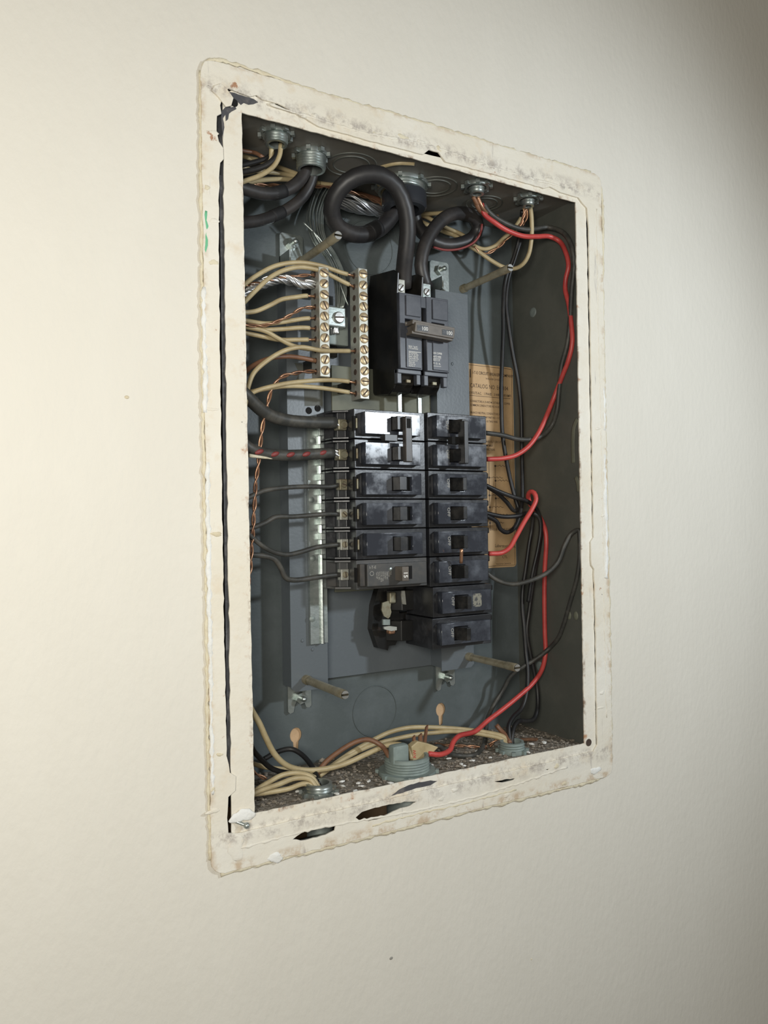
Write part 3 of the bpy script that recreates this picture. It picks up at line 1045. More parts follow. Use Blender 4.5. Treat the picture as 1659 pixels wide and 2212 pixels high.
def handle_left(t, zc, tip=8.5, m='handle'):
    bm_ = bmesh.new()
    prism(bm_, [(132.6, PY + 3.5), (133.0, tip), (140.2, tip), (144.5, PY + 3.5)], 'z', zc - 5.6, zc + 5.6)
    bev_sharp(bm_, 0.4)
    return obj('handle', bm_, m, t)


def handle_right(t, zc, dx=0.0, tip=8.0):
    bm_ = bmesh.new()
    prism(bm_, [(192.3 + dx, PY + 3.5), (196.5 + dx, tip), (200.5 + dx, tip), (204.5 + dx, PY + 3.5)], 'z', zc - 5.4, zc + 5.4)
    bev_sharp(bm_, 0.4)
    return obj('handle', bm_, 'handle', t)


def lug_left(t, zc, kind):
    """terminal at the outer end of a left breaker"""
    x = 98.2
    yl = 38.5
    bm_ = bmesh.new()
    prism(bm_, [(90.5, 45), (101.8, 45), (101.8, 47), (90.5, 47)], 'z', zc - 10, zc + 10)
    bm_.free()
    if kind == 'big':
        l_ = obj('lug', B(x - 4.8, x + 3.4, yl, yl + 9, zc - 4.6, zc + 4.6, bev=1.2), 'dull', t, 'dull metal cable lug')
        bm_ = bmesh.new()
        lathe(bm_, (x + 0.4, yl, zc), [(0.01, -1.3), (2.8, -1.2), (3.4, -0.5), (3.5, 0.5)], 'y', 18)
        obj('lug_screw', bm_, 'dull', l_, smooth=True)
    else:
        l_ = obj('lug', B(x - 3.6, x + 3.4, yl + 1, yl + 8, zc - 4.6, zc + 4.6, bev=0.5), 'busalu' if kind != 'rust' else 'dull', t, 'square clamp plate')
        bm_ = bmesh.new()
        lathe(bm_, (x, yl + 1, zc), [(0.01, -1.4), (2.0, -1.3), (2.6, -0.6), (2.7, 0.5)], 'y', 18)
        s2 = obj('lug_screw', bm_, 'dull' if kind == 'rust' else 'rod', l_, smooth=True)
        bm_ = bmesh.new()
        box(bm_, -2.3, 2.3, -.15, .15, -.4, .4)
        bmesh.ops.rotate(bm_, verts=bm_.verts, cent=(0, 0, 0), matrix=Matrix.Rotation(rnd.choice((0.7, 0.3, 1.5)), 3, 'Y'))
        bmesh.ops.translate(bm_, verts=bm_.verts, vec=(x, yl - 0.4, zc))
        obj('slot', bm_, 'slot', l_)
    # brass clip edge between terminal and face
    obj('clip_recess', B(101.4, 104.6, 26.75, 30, zc - 6.0, zc + 6.0), 'void', t)
    obj('contact_clip', B(103.0, 104.7, 25.6, 30, zc - 4.2, zc + 4.2, bev=0.4), 'dull', t, 'dull brass clip edge')
    # glossy moulding pips between rows
    return l_


ZT = [300.0, 275.2, 250.5, 225.8, 201.2, 176.2, 151.6]
LABEL_L = ['single black breaker in the left column, third row down, directly below the two-pole breaker',
           'single black breaker in the left column, fourth row down with an orange-brown wire end',
           'single black breaker in the left column, directly above the 15 amp breaker']
kinds = ['big', 'big', 'rust', 'small', 'small', 'small']

# left two-pole breaker
t = thing('two_pole_breaker', 'black two-pole breaker with tied handles at the top of the left column, mirror-bright plate', 'breaker', (136, 84, 275), 'branch circuit breakers')
for r in (0, 1):
    zc = (ZT[r] + ZT[r + 1]) / 2
    bm = bmesh.new()
    body_left(bm, ZT[r + 1] + 0.35, ZT[r] - 0.35)
    bev_sharp(bm, 0.5)
    obj('pole_body', bm, 'body', t)
    plate_on(t, 108, 160.6, zc, 8.6, slotx=(132.0, 149.5))
    handle_left(t, zc, 10.5)
    lug_left(t, zc, 'big')
bm = bmesh.new()
xa = 138.0
box(bm, xa, xa + 6.6, 6.0, 11.0, 255.5, 292.8, bev=0.7)
tb = obj('handle_tie', bm, 'tiedark', t, 'grey brown bar joining the two handles')
obj('tie_window', B(xa + 1.4, xa + 5.2, 5.7, 6.2, 283, 291, bev=0.1), 'void', tb)
obj('tie_link', B(122.5, 135, 13, 19, 272.6, 278.2, bev=0.4), 'handle', t)

LB = []
for r in (2, 3, 4):
    zc = (ZT[r] + ZT[r + 1]) / 2
    t = thing('breaker', LABEL_L[r - 2], 'breaker', (136, 84, zc), 'branch circuit breakers')
    bm = bmesh.new()
    body_left(bm, ZT[r + 1] + 0.35, ZT[r] - 0.35)
    bev_sharp(bm, 0.5)
    obj('body', bm, 'body', t)
    plate_on(t, 108, 161.0, zc, 8.6, slotx=(132.0, 152.0))
    handle_left(t, zc)
    lug_left(t, zc, kinds[r])
    LB.append(t)

# 15 amp breaker at the bottom of the left column
r = 5
zc = (ZT[r] + ZT[r + 1]) / 2
t = thing('breaker', 'brownish grey breaker marked 15 at the bottom of the left column', 'breaker', (136, 84, zc), 'branch circuit breakers')
bm = bmesh.new()
body_left(bm, ZT[6] + 0.35, ZT[5] - 0.35)
bev_sharp(bm, 0.5)
obj('body', bm, 'b15', t)
obj('face_plate', B(108, 166, PY + 1, FY, zc - 9.5, zc + 9.0, bev=0.8), 'b15', t)
hnd = obj('handle', B(134.5, 141, 9, PY + 2, zc - 5.6, zc + 6.2, bev=0.5), 'tie', t, 'grey handle tab marked 15')
obj('handle_slot', B(141, 151, PY + 0.85, PY + 1.5, zc - 5, zc + 6), 'void', t, 'dark handle slot')
bm = bmesh.new()
text_into(bm, '15', 136.0, zc + 2.3, 5.4, 8.93, rot=-math.pi / 2, bold=0.015)
obj('rating_print', bm, 'white', hnd, 'white number 15')
bm = bmesh.new()
for k in range(8):
    wl = [10, 12, 12.5, 13, 13, 12, 12.5, 6][k]
    text_into(bm, ['Type QP', 'Temp 40C', 'CU-AL 60/75', 'HACR Type', '120/240V~', '10000 AIC', 'LISTED', 'issue'][k], 116.5 + k * 1.9, zc + 2.5, 2.1, PY + 0.93, rot=-math.pi / 2, sx=0.75, bold=0.01)
text_into(bm, 'I-T-E', 110, zc + 5.2, 3.2, PY + 0.93, bold=0.01)
lathe(bm, (112.3, PY + 0.93, zc + 1.2), [(1.5, 0), (1.9, 0)], 'y', 16)
obj('rating_text', bm, 'greyprint', t, 'worn white rating text')
bm = bmesh.new()
lathe(bm, (130.0, PY + 1, zc + 4.0), [(0.01, -0.9), (1.2, -0.7), (1.7, 0)], 'y', 16)
obj('rivet', bm, 'zinc', t, smooth=True)
obj('side_rib', B(102.5, 107.2, PY + 3, FY, zc - 9, zc + 9, bev=0.5), 'bodyd', t)
lug_left(t, zc, 'small')
LB.append(t)

# right column
t = thing('two_pole_breaker', 'dusty black two-pole breaker with tied handles at the top of the right column', 'breaker', (206, 84, 275), 'branch circuit breakers')
ZR = [301.0, 275.8, 250.8, 225.8, 201.0, 176.0, 150.0, 123.2, 96.0]


def right_text(t, zc, dx=0.0):
    bm_ = bmesh.new()
    text_into(bm_, 'OFF', 187.6 + dx, zc + 5.0, 4.0, PY - 0.05, rot=-math.pi / 2, sx=1.15, bold=0.012)
    obj('embossed_text', bm_, 'greyprint', t, 'pale embossed lettering beside the handle')


for r in (0, 1):
    zc = (ZR[r] + ZR[r + 1]) / 2
    bm = bmesh.new()
    body_right(bm, ZR[r + 1] + 0.35, ZR[r] - 0.35)
    bev_sharp(bm, 0.5)
    obj('pole_body', bm, 'body', t)
    plate_on(t, 178.2, 230.0, zc, 8.8, slotx=(190.5, 206.0))
    handle_right(t, zc)
    right_text(t, zc)
bm = bmesh.new()
box(bm, 196.0, 200.6, 4.5, 13.5, 255.5, 292.0, bev=0.5)
obj('handle_tie', bm, 'handle', t, 'black bar joining the two handles')
obj('tie_link', B(189, 198, 12.5, 19, 272.5, 279, bev=0.4), 'void', t)

LABEL_R = ['dusty black single breaker in the right column, third row down, below the two-pole breaker',
           'dusty black single breaker in the right column, fourth row down, with two black wires',
           'dusty black single breaker in the right column that the lower red wire enters',
           'dusty black single breaker in the right column under the copper handle pin',
           'dusty black breaker with a worn square sticker, second from the bottom of the right column',
           'lowest black breaker at the bottom of the right column']
for r in range(2, 8):
    zc = (ZR[r] + ZR[r + 1]) / 2
    dx = 2.8 if r == 6 else (1.6 if r == 7 else 0.0)
    t = thing('breaker', LABEL_R[r - 2], 'breaker', (206 + dx, 84, zc), 'branch circuit breakers')
    bm = bmesh.new()
    body_right(bm, ZR[r + 1] + 0.4, ZR[r] - 0.4, dx)
    bev_sharp(bm, 0.5)
    obj('body', bm, 'body', t)
    plate_on(t, 178.2 + dx, 230.0 + dx, zc, 8.8, slotx=(190.5 + dx, 206.0 + dx))
    handle_right(t, zc, dx)
    right_text(t, zc, dx)
    obj('end_hook', B(238 + dx, 243 + dx, 32, 42, zc + 6.5, zc + 11.5, bev=0.8), 'bodyside', t)
    if r == 6:
        plate('worn_sticker', [rrect(213, 222.5, zc - 5.5, zc + 6, 2)], PY - 0.12, PY - 0.02, 'sticker', t, 'worn square printed sticker')
    if r >= 6:
        # visible contact jaw at the inner end
        jb = bmesh.new()
        prism(jb, [(150 + dx, 73), (163 + dx, 60), (174 + dx, 58), (174 + dx, 72), (164 + dx, 78)], 'z', zc - 9, zc + 9)
        bev_sharp(jb, 0.6)
        obj('inner_nose', jb, 'bodyside', t)
        obj('contact_jaw', B(150 + dx, 157 + dx, 60, 66, zc - 2, zc + (8 if r == 6 else 2), bev=1.5), 'dull' if r == 6 else 'copper', t, 'worn copper contact jaw')
# wire used as a handle pin
pp = P(997, 1186, 6)
pq = P(996, 1216, 10)
bm = bmesh.new()
sweep(bm, spline([pp, (pp + pq) / 2, pq]), 1.5, 10)
tag(obj('copper_pin', bm, 'copper', None, smooth=True), 'short copper pin linking the handles of two right column breakers', 'pin')

# ================================================================== main breaker
mb = thing('main_breaker', 'large black 100 amp two-pole main breaker above the two breaker columns', 'main breaker', (175, 84, 370))
MF = 31.0
bm = bmesh.new()
# left side slab, with chamfered top corner, seen large and black
side_prof = [(MF + 4, 403), (MF + 2, 420), (40, 424), (80, 430), (84, 415), (84, 330), (76, 321), (52, 318), (MF + 12, 322), (MF + 3, 336)]
prism(bm, side_prof, 'x', 149.6, 151.6)
prism(bm, [(MF + 4, 402), (MF + 2, 420), (40, 424), (80, 430), (84, 402)], 'x', 174.4, 176.6)
bev_sharp(bm, 0.5)
obj('barrier_wall', bm, 'bodyside', mb)
bm = bmesh.new()
box(bm, 151.6, 174.4, MF + 6, 84, 338, 402, bev=0.6)
box(bm, 176.6, 200.0, MF + 6, 84, 338, 402, bev=0.6)
box(bm, 151.6, 174.4, MF + 26, 84, 322, 338, bev=0.6)
box(bm, 176.6, 200.0, MF + 26, 84, 322, 338, bev=0.6)
box(bm, 151.6, 200.0, 66, 84, 402, 426, bev=0.6)
obj('body', bm, 'bodyside', mb)
for k, x0 in enumerate((150.2, 177.6)):
    x1 = x0 + (21.6 if k == 0 else 22.4)
    # front cover of each pole with stepped handle opening
    lp = [(x0, 338), (x1, 338), (x1, 402), (x0, 402)]
    hl = [(x0 + 4.6, 374), (x1 - 3.2, 374), (x1 - 3.2, 381), (x0 + 4.6, 381)]
    cov = plate('pole_cover', [lp, hl], MF, MF + 7, 'mainp', mb, bevel=0.5)
    # raised label field and upper block
    obj('upper_block', B(x0 + 5.5, x1 - 1.0, MF - 1.4, MF + 0.5, 383, 400.5, bev=0.4), 'mainp', mb)
    obj('label_field', B(x0 + 5.2, x1 - 0.8, MF - 1.0, MF + 0.5, 338.6, 371, bev=0.4), 'mainp', mb)
    obj('opening_floor', B(x0 + 3, x1 - 2, MF + 5, MF + 6.5, 372, 383), 'void', mb)
    obj('switch_dome', B(x0 + 5.5, x1 - 4.2, MF + 1, MF + 5, 373, 378.5, bev=1.4), 'tie', mb)
    # lower hooks
    bm = bmesh.new()
    box(bm, x0 - 2.0, x0 + 2.6, MF + 3, MF + 8, 325, 337.4, bev=0.6)
    box(bm, x1 - 4.0, x1 + 0.4, MF + 3, MF + 8, 325, 337.4, bev=0.6)
    box(bm, x0 - 2.0, x1 + 0.4, MF + 2, MF + 7, 333.5, 337.4, bev=0.6)
    obj('lower_hook', bm, 'mainp', mb)
    bm = bmesh.new()
    prism(bm, [(MF + 8, 336), (MF + 26, 336), (MF + 30, 322), (MF + 18, 320), (MF + 12, 326)], 'x', x0 + 1, x1 - 2)
    obj('jaw_housing', bm, 'bodyside', mb)
    obj('bus_jaw', B(x0 + 10, x0 + 14.5, MF + 7, MF + 9, 327.0, 330.0, bev=0.5), 'dull', mb, 'dark copper jaw')
    # line lug
    lx = P(866 if k == 0 else 922, 630, 36).x
    lg = obj('line_lug', B(lx - 4.4, lx + 4.4, 36, 52, 402.5, 415.5, bev=0.6), 'zinc' if k else 'busalu', mb, 'bright square cable lug')
    bm = bmesh.new()
    lathe(bm, (lx, 36, 408), [(0.01, -1.2), (2.8, -1.1), (3.5, -0.3), (3.6, 0.4)], 'y', 18)
    ls = obj('lug_screw', bm, 'steel', lg, smooth=True)
    bm = bmesh.new()
    box(bm, -3.0, 3.0, -.12, .12, -.5, .5)
    bmesh.ops.rotate(bm, verts=bm.verts, cent=(0, 0, 0), matrix=Matrix.Rotation(-0.9, 3, 'Y'))
    bmesh.ops.translate(bm, verts=bm.verts, vec=(lx, 34.8, 408))
    obj('slot', bm, 'slot', lg)
obj('centre_gap', B(171.6, 177.8, MF + 5, MF + 9, 339, 392), 'void', mb)
obj('centre_web', B(171.4, 178.0, MF + 0.6, MF + 6, 392, 401.6, bev=0.4), 'mainp', mb)
# common handle
a = P(880, 705, 22)
b = P(898, 705, 18)
bm = bmesh.new()
prism(bm, [(155.4, 366.0), (196.0, 364.4), (197.2, 372.0), (156.6, 374.4)], 'y', 16.5, 24)
prism(bm, [(154.0, 373.0), (198.0, 371.0), (198.0, 374.4), (154.6, 376.6)], 'y', 18, 27)
prism(bm, [(153.6, 364.6), (195.5, 362.6), (195.5, 364.6), (153.6, 367.0)], 'y', 18, 27)
prism(bm, [(157, 366), (169, 366), (169, 373), (157, 373)], 'y', 24, 34)
prism(bm, [(182, 365), (194, 365), (194, 372), (182, 372)], 'y', 24, 34)
bev_sharp(bm, 0.35)
hn = obj('handle', bm, 'tie', mb, 'grey brown tied handle marked 100 twice')
for (xx, zz) in ((157.8, 367.3), (183.3, 366.4)):
    obj('handle_window', B(xx, xx + 11.2, 16.3, 16.9, zz, zz + 4.8), 'body', hn)
bm = bmesh.new()
text_into(bm, '100', 162.2, 368.0, 4.6, 16.22, sx=0.95, bold=0.012)
text_into(bm, '100', 187.5, 367.1, 4.6, 16.22, sx=0.95, bold=0.012)
obj('rating_print', bm, 'white', hn, 'white number 100 printed twice')
bm = bmesh.new()
yy = MF - 1.08
tl = ['BQ2100   Type BQ', 'I-T-E Circuit Breaker', '', 'Interrupting Rating', 'Rms  Sym  120  240V', 'Breaker  10,000 AIC', 'Temp Cal 40C 2 Pole', 'No. 4 to 1/0 Cu Al', 'Made in USA', 'Common Trip', 'Issue No. 14']
for k, s_ in enumerate(tl):
    text_into(bm, s_, 157.6, 352.0 - (k * 1.62 + (0.5 if k > 2 else 0)) + 4.2, 1.9, yy, sx=0.60 if k != 2 else 1, bold=0.014)
box(bm, 157.6, 170.2, yy - .01, yy + .01, 352.2, 352.6)
for k, s_ in enumerate(['USE COPPER', '60/75 WIRE', 'BUS 2 1/0', 'M  CU  AL']):
    text_into(bm, s_, 183.0, 352.6 - k * 3.0, 2.4, yy, sx=0.7, bold=0.014)
box(bm, 183, 191, yy - .01, yy + .01, 348.6, 348.9)
box(bm, 183, 191, yy - .01, yy + .01, 342.0, 342.3)
obj('rating_text', bm, 'white', mb, 'white printed rating text')


# ================================================================== conduit fittings
def fitting(x, y, zc, R, lab, down=True, hb=13, m='zinc', name='conduit_connector', closed=False, rb=None):
    """locknut with lugs against the sheet and a ribbed bushing reaching into the box"""
    s = -1 if down else 1
    t = thing(name, lab, 'conduit fitting', (x, y, zc), 'conduit fittings')
    bm = bmesh.new()
    lathe(bm, (x, y, zc), [(R * 0.75, 0), (R, 0), (R + 0.4, s * 1.2), (R, s * 3.6), (R * 0.75, s * 3.6)], 'z', 30, closed=True)
    for k in range(8):
        a = 2 * math.pi * k / 8 + 0.2
        c = Vector((x + (R + 1.0) * math.cos(a), y + (R + 1.0) * math.sin(a), zc + s * 2.0))
        vs = box(bm, -1.6, 1.6, -1.7, 1.7, -1.6, 1.6)
        bmesh.ops.rotate(bm, verts=vs, cent=(0, 0, 0), matrix=Matrix.Rotation(a, 3, 'Z'))
        bmesh.ops.translate(bm, verts=vs, vec=c)
    obj('locknut', bm, m, t, smooth=True)
    r = rb or R * 0.86
    bm = bmesh.new()
    pr = [(r - 2.2, s * 3), (r, s * 3)]
    z = 3.0
    while z < hb - 2:
        pr += [(r + 0.5, s * (z + 0.5)), (r, s * (z + 1.1)), (r - 0.4, s * (z + 1.8))]
        z += 2.2
    pr += [(r - 0.2, s * hb), (r - 2.4, s * hb)]
    lathe(bm, (x, y, zc), pr, 'z', 30, closed=True)
    obj('bushing', bm, m, t, smooth=True)
    bm = bmesh.new()
    cyl(bm, (x, y, zc - s * 1.2), (x, y, zc - s * 60), r * 0.95, n=24)
    obj('conduit', bm, 'zinc_d', t, 'conduit running on outside the box', smooth=True)
    bm = bmesh.new()
    lathe(bm, (x, y, zc), [(0.01, s * 4), (r - 1.6, s * 4)], 'z', 24)
    obj('throat', bm, 'void', t, smooth=True)
    return t


ZC = BZ1
f1 = PZ(597, 291, ZC - 2)
f2 = PZ(672, 336, ZC - 2)
f3 = P(866, 380, 52)
f4 = PZ(1030, 403, ZC - 2)
f5 = PZ(1141, 430, ZC - 2)
f2.y = min(f2.y, 46)
fitting(f1.x, f1.y, ZC, 11.5, 'leftmost zinc conduit connector in the top of the box, several small wires entering', hb=10, rb=8.5)
fitting(f2.x, f2.y, ZC, 13.0, 'larger ribbed zinc conduit connector at the top with two thick black cables', hb=14, rb=11.5)
fitting(f4.x, f4.y, ZC, 11.5, 'zinc conduit connector at the top where the red wire enters', hb=9, rb=6.5)
fitting(f5.x, f5.y, ZC, 11.0, 'rightmost zinc conduit connector at the top with cream wires', hb=9, rb=5.5)
t = fitting(f3.x, f3.y, ZC, 24, 'large black plastic bushing with zinc locknut at the middle of the top', hb=8, rb=21)
bm = bmesh.new()
lathe(bm, (f3.x + 3, f3.y, ZC), [(13, -8), (19.5, -8), (20, -10), (20, -21), (18.5, -22.5), (13, -22.5)], 'z', 32, closed=True)
obj('plastic_bushing', bm, 'bag', t, 'glossy black plastic bushing', smooth=True)
g1 = P(689, 1700, 22)
g2 = P(879, 1645, 26)
g3 = P(1106, 1612, 24)
G2H = 15.5
FB = []
fitting(g1.x, g1.y, BZ0, 13.0, 'small zinc conduit connector in the floor at lower left among cream wires', False, hb=9, m='zinc', rb=10.5)
fitting(g2.x, g2.y, BZ0, 24, 'large faded ribbed bushing in the middle of the box floor', False, hb=G2H, m='greywash', rb=18.5)
fitting(g3.x, g3.y, BZ0, 12.5, 'small crumb-covered bushing at lower right with black wires', False, hb=10, m='greywash', rb=11)


# ================================================================== cables and wires
def from_left(path, r):
    """wires that pass behind the left edge bend down along the left side of the box"""
    p0 = path[0]
    if p0.x > 24 or p0.z < 12:
        return path
    y = min(max(p0.y + 4, 18), 80)
    x = -4.0 + r + 1.5 + rnd.uniform(0, 3)
    return [Vector((x, y + 10, max(6, p0.z - 62))), Vector((x, y + 5, max(8, p0.z - 20)))] + path


def wire(name, pts, r, m, lab, cat='wire', n=10, group=None, world=None, stop_world=None):
    path = [PW(*q, r) for q in pts] if not world else world
    path = from_left(path, r)
    if stop_world:
        path += [Vector(q) for q in stop_world]
    sp_ = spline(path, max(1.6, r * 0.9))
    tail = None
    if stop_world and name == 'neutral_wire':
        k = len(sp_) - 1
        while k > 2 and (sp_[k] - sp_[-1]).length < 5.5:
            k -= 1
        tail = sp_[k - 1:]
        sp_ = sp_[:k + 1]
    bm_ = bmesh.new()
    sweep(bm_, sp_, r, n)
    o = obj(name, bm_, m, None, smooth=True)
    if tail:
        bm_ = bmesh.new()
        sweep(bm_, tail, 1.0, 8)
        obj('bare_end', bm_, 'copper', o, 'bare copper end', smooth=True)
    return tag(o, lab, cat, group)


def twist(name, pts, m, lab, count=2, R=0.85, r=0.75, turns=None, group=None, stop_world=None):
    path = from_left([PW(*q, 1.8) for q in pts], 1.8)
    if stop_world:
        path += [Vector(q) for q in stop_world]
    sp = spline(path, 1.2)
    ln_ = sum((b - a).length for a, b in zip(sp, sp[1:]))
    bm_ = bmesh.new()
    strands(bm_, sp, R, count, r, turns if turns is not None else ln_ / 24.0)
    o = obj(name, bm_, m, None, smooth=True)
    return tag(o, lab, 'wire', group)


GC = 'cream neutral wires'
GB = 'thin black branch wires'
b1h = [(76.5, 43, z) for z in SCREWZ[0]]
b2h = [(113.0, 43, z) for z in SCREWZ[1]]
cr = 1.85
wire('neutral_wire', [(500, 640, 28), (526, 616, 30), (553, 596, 33), (596, 574, 36), (645, 567, 38), (693, 574, 40), (738, 589, 42)], cr, 'cream',
     'upper of the two cream wires arching over to the top of the long neutral bar', group=GC, stop_world=[b2h[0]])
wire('neutral_wire', [(505, 675, 26), (528, 652, 27), (555, 625, 30), (584, 599, 33), (616, 583, 36), (650, 577, 36), (693, 585, 38), (717, 596, 40), (742, 609, 42)], cr, 'cream',
     'lower of the two cream wires arching over to the top of the long neutral bar', group=GC, stop_world=[b2h[1]])
twist('ground_wire', [(505, 622, 40), (538, 615, 40), (596, 603, 41), (645, 596, 42)], 'copper', 'bare copper wire entering the top screw of the short neutral bar', stop_world=[b1h[0]])
sp = spline([P(500, 652, 45), P(531, 632, 44), P(560, 615, 43), P(597, 604, 43), P(622, 605, 43), P(650, 613, 43), Vector((76, 43, SCREWZ[0][1] + 1))], 1.5)
bm = bmesh.new()
strands(bm, sp, 3.4, 15, 0.85, 2.2, fan=lambda t: 1.15 - 0.3 * t, seed=4)
tag(obj('stranded_conductor', bm, 'alu', None, smooth=True), 'bright twisted aluminium conductor running left from the short neutral bar', 'wire')
wire('neutral_wire', [(500, 676, 34), (528, 675, 34), (553, 672, 36), (584, 659, 38), (608, 647, 40), (645, 641, 42), (660, 639, 43)], cr, 'cream',
     'cream wire rising to the third screw of the short neutral bar', group=GC, stop_world=[b1h[2]])
wire('neutral_wire', [(500, 690, 38), (531, 693, 38), (572, 699, 38), (608, 696, 40), (645, 690, 42), (660, 688, 43)], cr, 'cream',
     'cream wire running almost level just below the twisted copper pair', group=GC, stop_world=[b1h[4]])
twist('ground_wire', [(505, 700, 30), (532, 702, 31), (560, 704, 32), (596, 696, 34), (630, 679, 37), (654, 666, 40)], 'copper',
      'twisted bare copper pair crossing the cream wires to the short neutral bar', stop_world=[b1h[3]])
wire('neutral_wire', [(500, 700, 36), (531, 706, 37), (572, 712, 39), (608, 711, 41), (645, 708, 42), (660, 708, 43)], cr, 'cream',
     'level cream wire at the middle of the short neutral bar, below the crossing copper', group=GC, stop_world=[b1h[5]])
wire('neutral_wire', [(500, 712, 38), (534, 720, 39), (563, 726, 40), (604, 734, 42), (640, 734, 43)], cr, 'cream',
     'cream wire entering the seventh screw of the short neutral bar', group=GC, stop_world=[b1h[6]])
wire('neutral_wire', [(500, 700, 33), (534, 707, 34), (572, 715, 35), (601, 731, 37), (633, 747, 40), (655, 752, 43)], cr, 'cream',
     'cream wire slanting down to the eighth screw of the short neutral bar', group=GC, stop_world=[b1h[7]])
wire('neutral_wire', [(528, 880, 20), (536, 836, 22), (548, 806, 23), (580, 777, 25), (616, 757, 27), (650, 750, 28), (693, 757, 31), (735, 758, 38)], cr, 'cream',
     'cream wire curving in from the lower left across the short bar to the long bar', group=GC, stop_world=[b2h[7]])
wire('branch_wire', [(505, 822, 30), (531, 802, 31), (548, 789, 32), (580, 775, 35), (620, 770, 38), (650, 773, 41)], cr, 'brown',
     'brown wire entering the ninth screw of the short neutral bar', stop_world=[b1h[8]])
twist('ground_wire', [(530, 1300, 20), (538, 1250, 20), (544, 1179, 22), (549, 1103, 24), (553, 1040, 25), (558, 1002, 26), (565, 936, 28), (575, 887, 30), (584, 851, 32), (594, 830, 34),
                      (608, 815, 37), (635, 807, 40), (654, 803, 42)], 'copper', 'long twisted copper pair hanging down beside the left edge of the opening', R=1.0, r=0.85, stop_world=[b1h[9]])
wire('neutral_wire', [(520, 866, 22), (536, 854, 24), (552, 845, 26), (600, 832, 30), (645, 825, 34), (705, 821, 38), (745, 823, 42)], cr, 'cream',
     'cream wire to the eleventh screw of the long bar, upper of the lowest pair', group=GC, stop_world=[b2h[10]])
wire('neutral_wire', [(518, 858, 26), (539, 848, 28), (572, 840, 30), (596, 836, 32), (635, 834, 35), (693, 838, 39), (745, 846, 42)], cr, 'cream',
     'cream wire to the last screw of the long bar, lower of the lowest pair', group=GC, stop_world=[b2h[11]])

# heavy cables at the left two-pole breaker
zt0 = (ZT[0] + ZT[1]) / 2
zt1 = (ZT[1] + ZT[2]) / 2
wire('heavy_cable', [(515, 842, 20), (545, 868, 24), (562, 884, 27), (585, 898, 31), (620, 908, 35), (665, 912, 38), (700, 913, 41), (722, 913, 43)], 5.0, 'wdust',
     'thick grey-black cable entering the topmost left breaker', 'cable', 16, 'thick feeder cables')
wire('heavy_cable', [(510, 945, 20), (535, 966, 22), (558, 977, 26), (596, 983, 31), (647, 983, 36), (690, 980, 40), (718, 979, 43)], 4.5, 'wdust',
     'thick cable with red tracer marks entering the second left breaker row', 'cable', 16, 'thick feeder cables')
rt = bpy.data.objects['heavy_cable.001']
bm = bmesh.new()
sweep(bm, spline([P(538, 984, 18.5), P(560, 987, 22), P(585, 990, 27), P(602, 991, 30)], 2), lambda t: 1.5 - 1.0 * t, 8)
obj('paint_smear', bm, 'beadpaint', rt, 'cream paint smear along the cable', smooth=True)
for (u, v, Y) in ((560, 976, 20.6), (594, 981, 26), (628, 982, 29.4), (662, 981, 32.6), (698, 978, 36.5)):
    p = P(u, v, Y)
    bm = bmesh.new()
    bmesh.ops.create_icosphere(bm, subdivisions=2, radius=1)
    for vv in bm.verts:
        x_, z_ = vv.co.x * 4.2, vv.co.z * 2.0
        vv.co = Vector((p.x + x_, p.y + vv.co.y * 1.2 + x_ * .25, p.z + z_ + x_ * 0.25))
    obj('tracer_mark', bm, 'redmark', rt, 'dull red tracer mark', smooth=True)
for zc, (u, v), nm in ((zt0, (722, 913), 'bare aluminium strands at the end of the topmost left cable'), (zt1, (718, 979), 'bare aluminium strands at the end of the red-marked cable')):
    a = P(u - 4, v, 43)
    bm = bmesh.new()
    strands(bm, spline([a, Vector((95.5, 42, zc)), Vector((100, 42.5, zc))], 1.2), 3.0, 9, 0.9, 0.25, fan=lambda t: 1.1 - 0.2 * t)
    tag(obj('bare_strands', bm, 'alu', None, smooth=True), nm, 'wire')
zz = [(ZT[k] + ZT[k + 1]) / 2 for k in range(6)]
lx_ = 96.5
wire('branch_wire', [(520, 1085, 22), (543, 1072, 24), (571, 1060, 28), (621, 1053, 34), (672, 1051, 39), (715, 1051, 43)], 1.9, 'wdust', 'black wire to the third left breaker', group=GB, stop_world=[(lx_, 43, zz[2])])
wire('branch_wire', [(520, 1150, 22), (543, 1141, 24), (571, 1130, 28), (596, 1117, 31), (634, 1116, 35), (697, 1111, 40), (715, 1110, 42)], 1.9, 'wdust', 'black wire with a slight kink to the fourth left breaker', group=GB, stop_world=[(lx_, 43, zz[3])])
wire('branch_wire', [(525, 1145, 20), (544, 1161, 22), (571, 1182, 25), (596, 1194, 29), (621, 1198, 32), (647, 1193, 35), (685, 1182, 39), (715, 1178, 42)], 1.9, 'wdust', 'sagging black wire to the fifth left breaker', group=GB, stop_world=[(lx_, 43, zz[4])])
wire('branch_wire', [(525, 1198, 24), (548, 1199, 26), (571, 1201, 28), (593, 1208, 30), (606, 1226, 32), (617, 1248, 34), (634, 1253, 36), (685, 1247, 40), (715, 1243, 42)], 2.1, 'wdust',
     'grimy black wire dropping in a step to the 15 amp breaker', group=GB, stop_world=[(lx_, 43, zz[5])])
for k, nm in ((3, 'short bare copper end at the fourth left breaker'), (5, 'short bare copper end at the 15 amp breaker')):
    bm = bmesh.new()
    sweep(bm, spline([Vector((90, 42.5, zz[k])), Vector((99, 42.5, zz[k]))]), 1.3, 8)
    tag(obj('bare_wire_end', bm, 'copper', None, smooth=True), nm, 'wire')

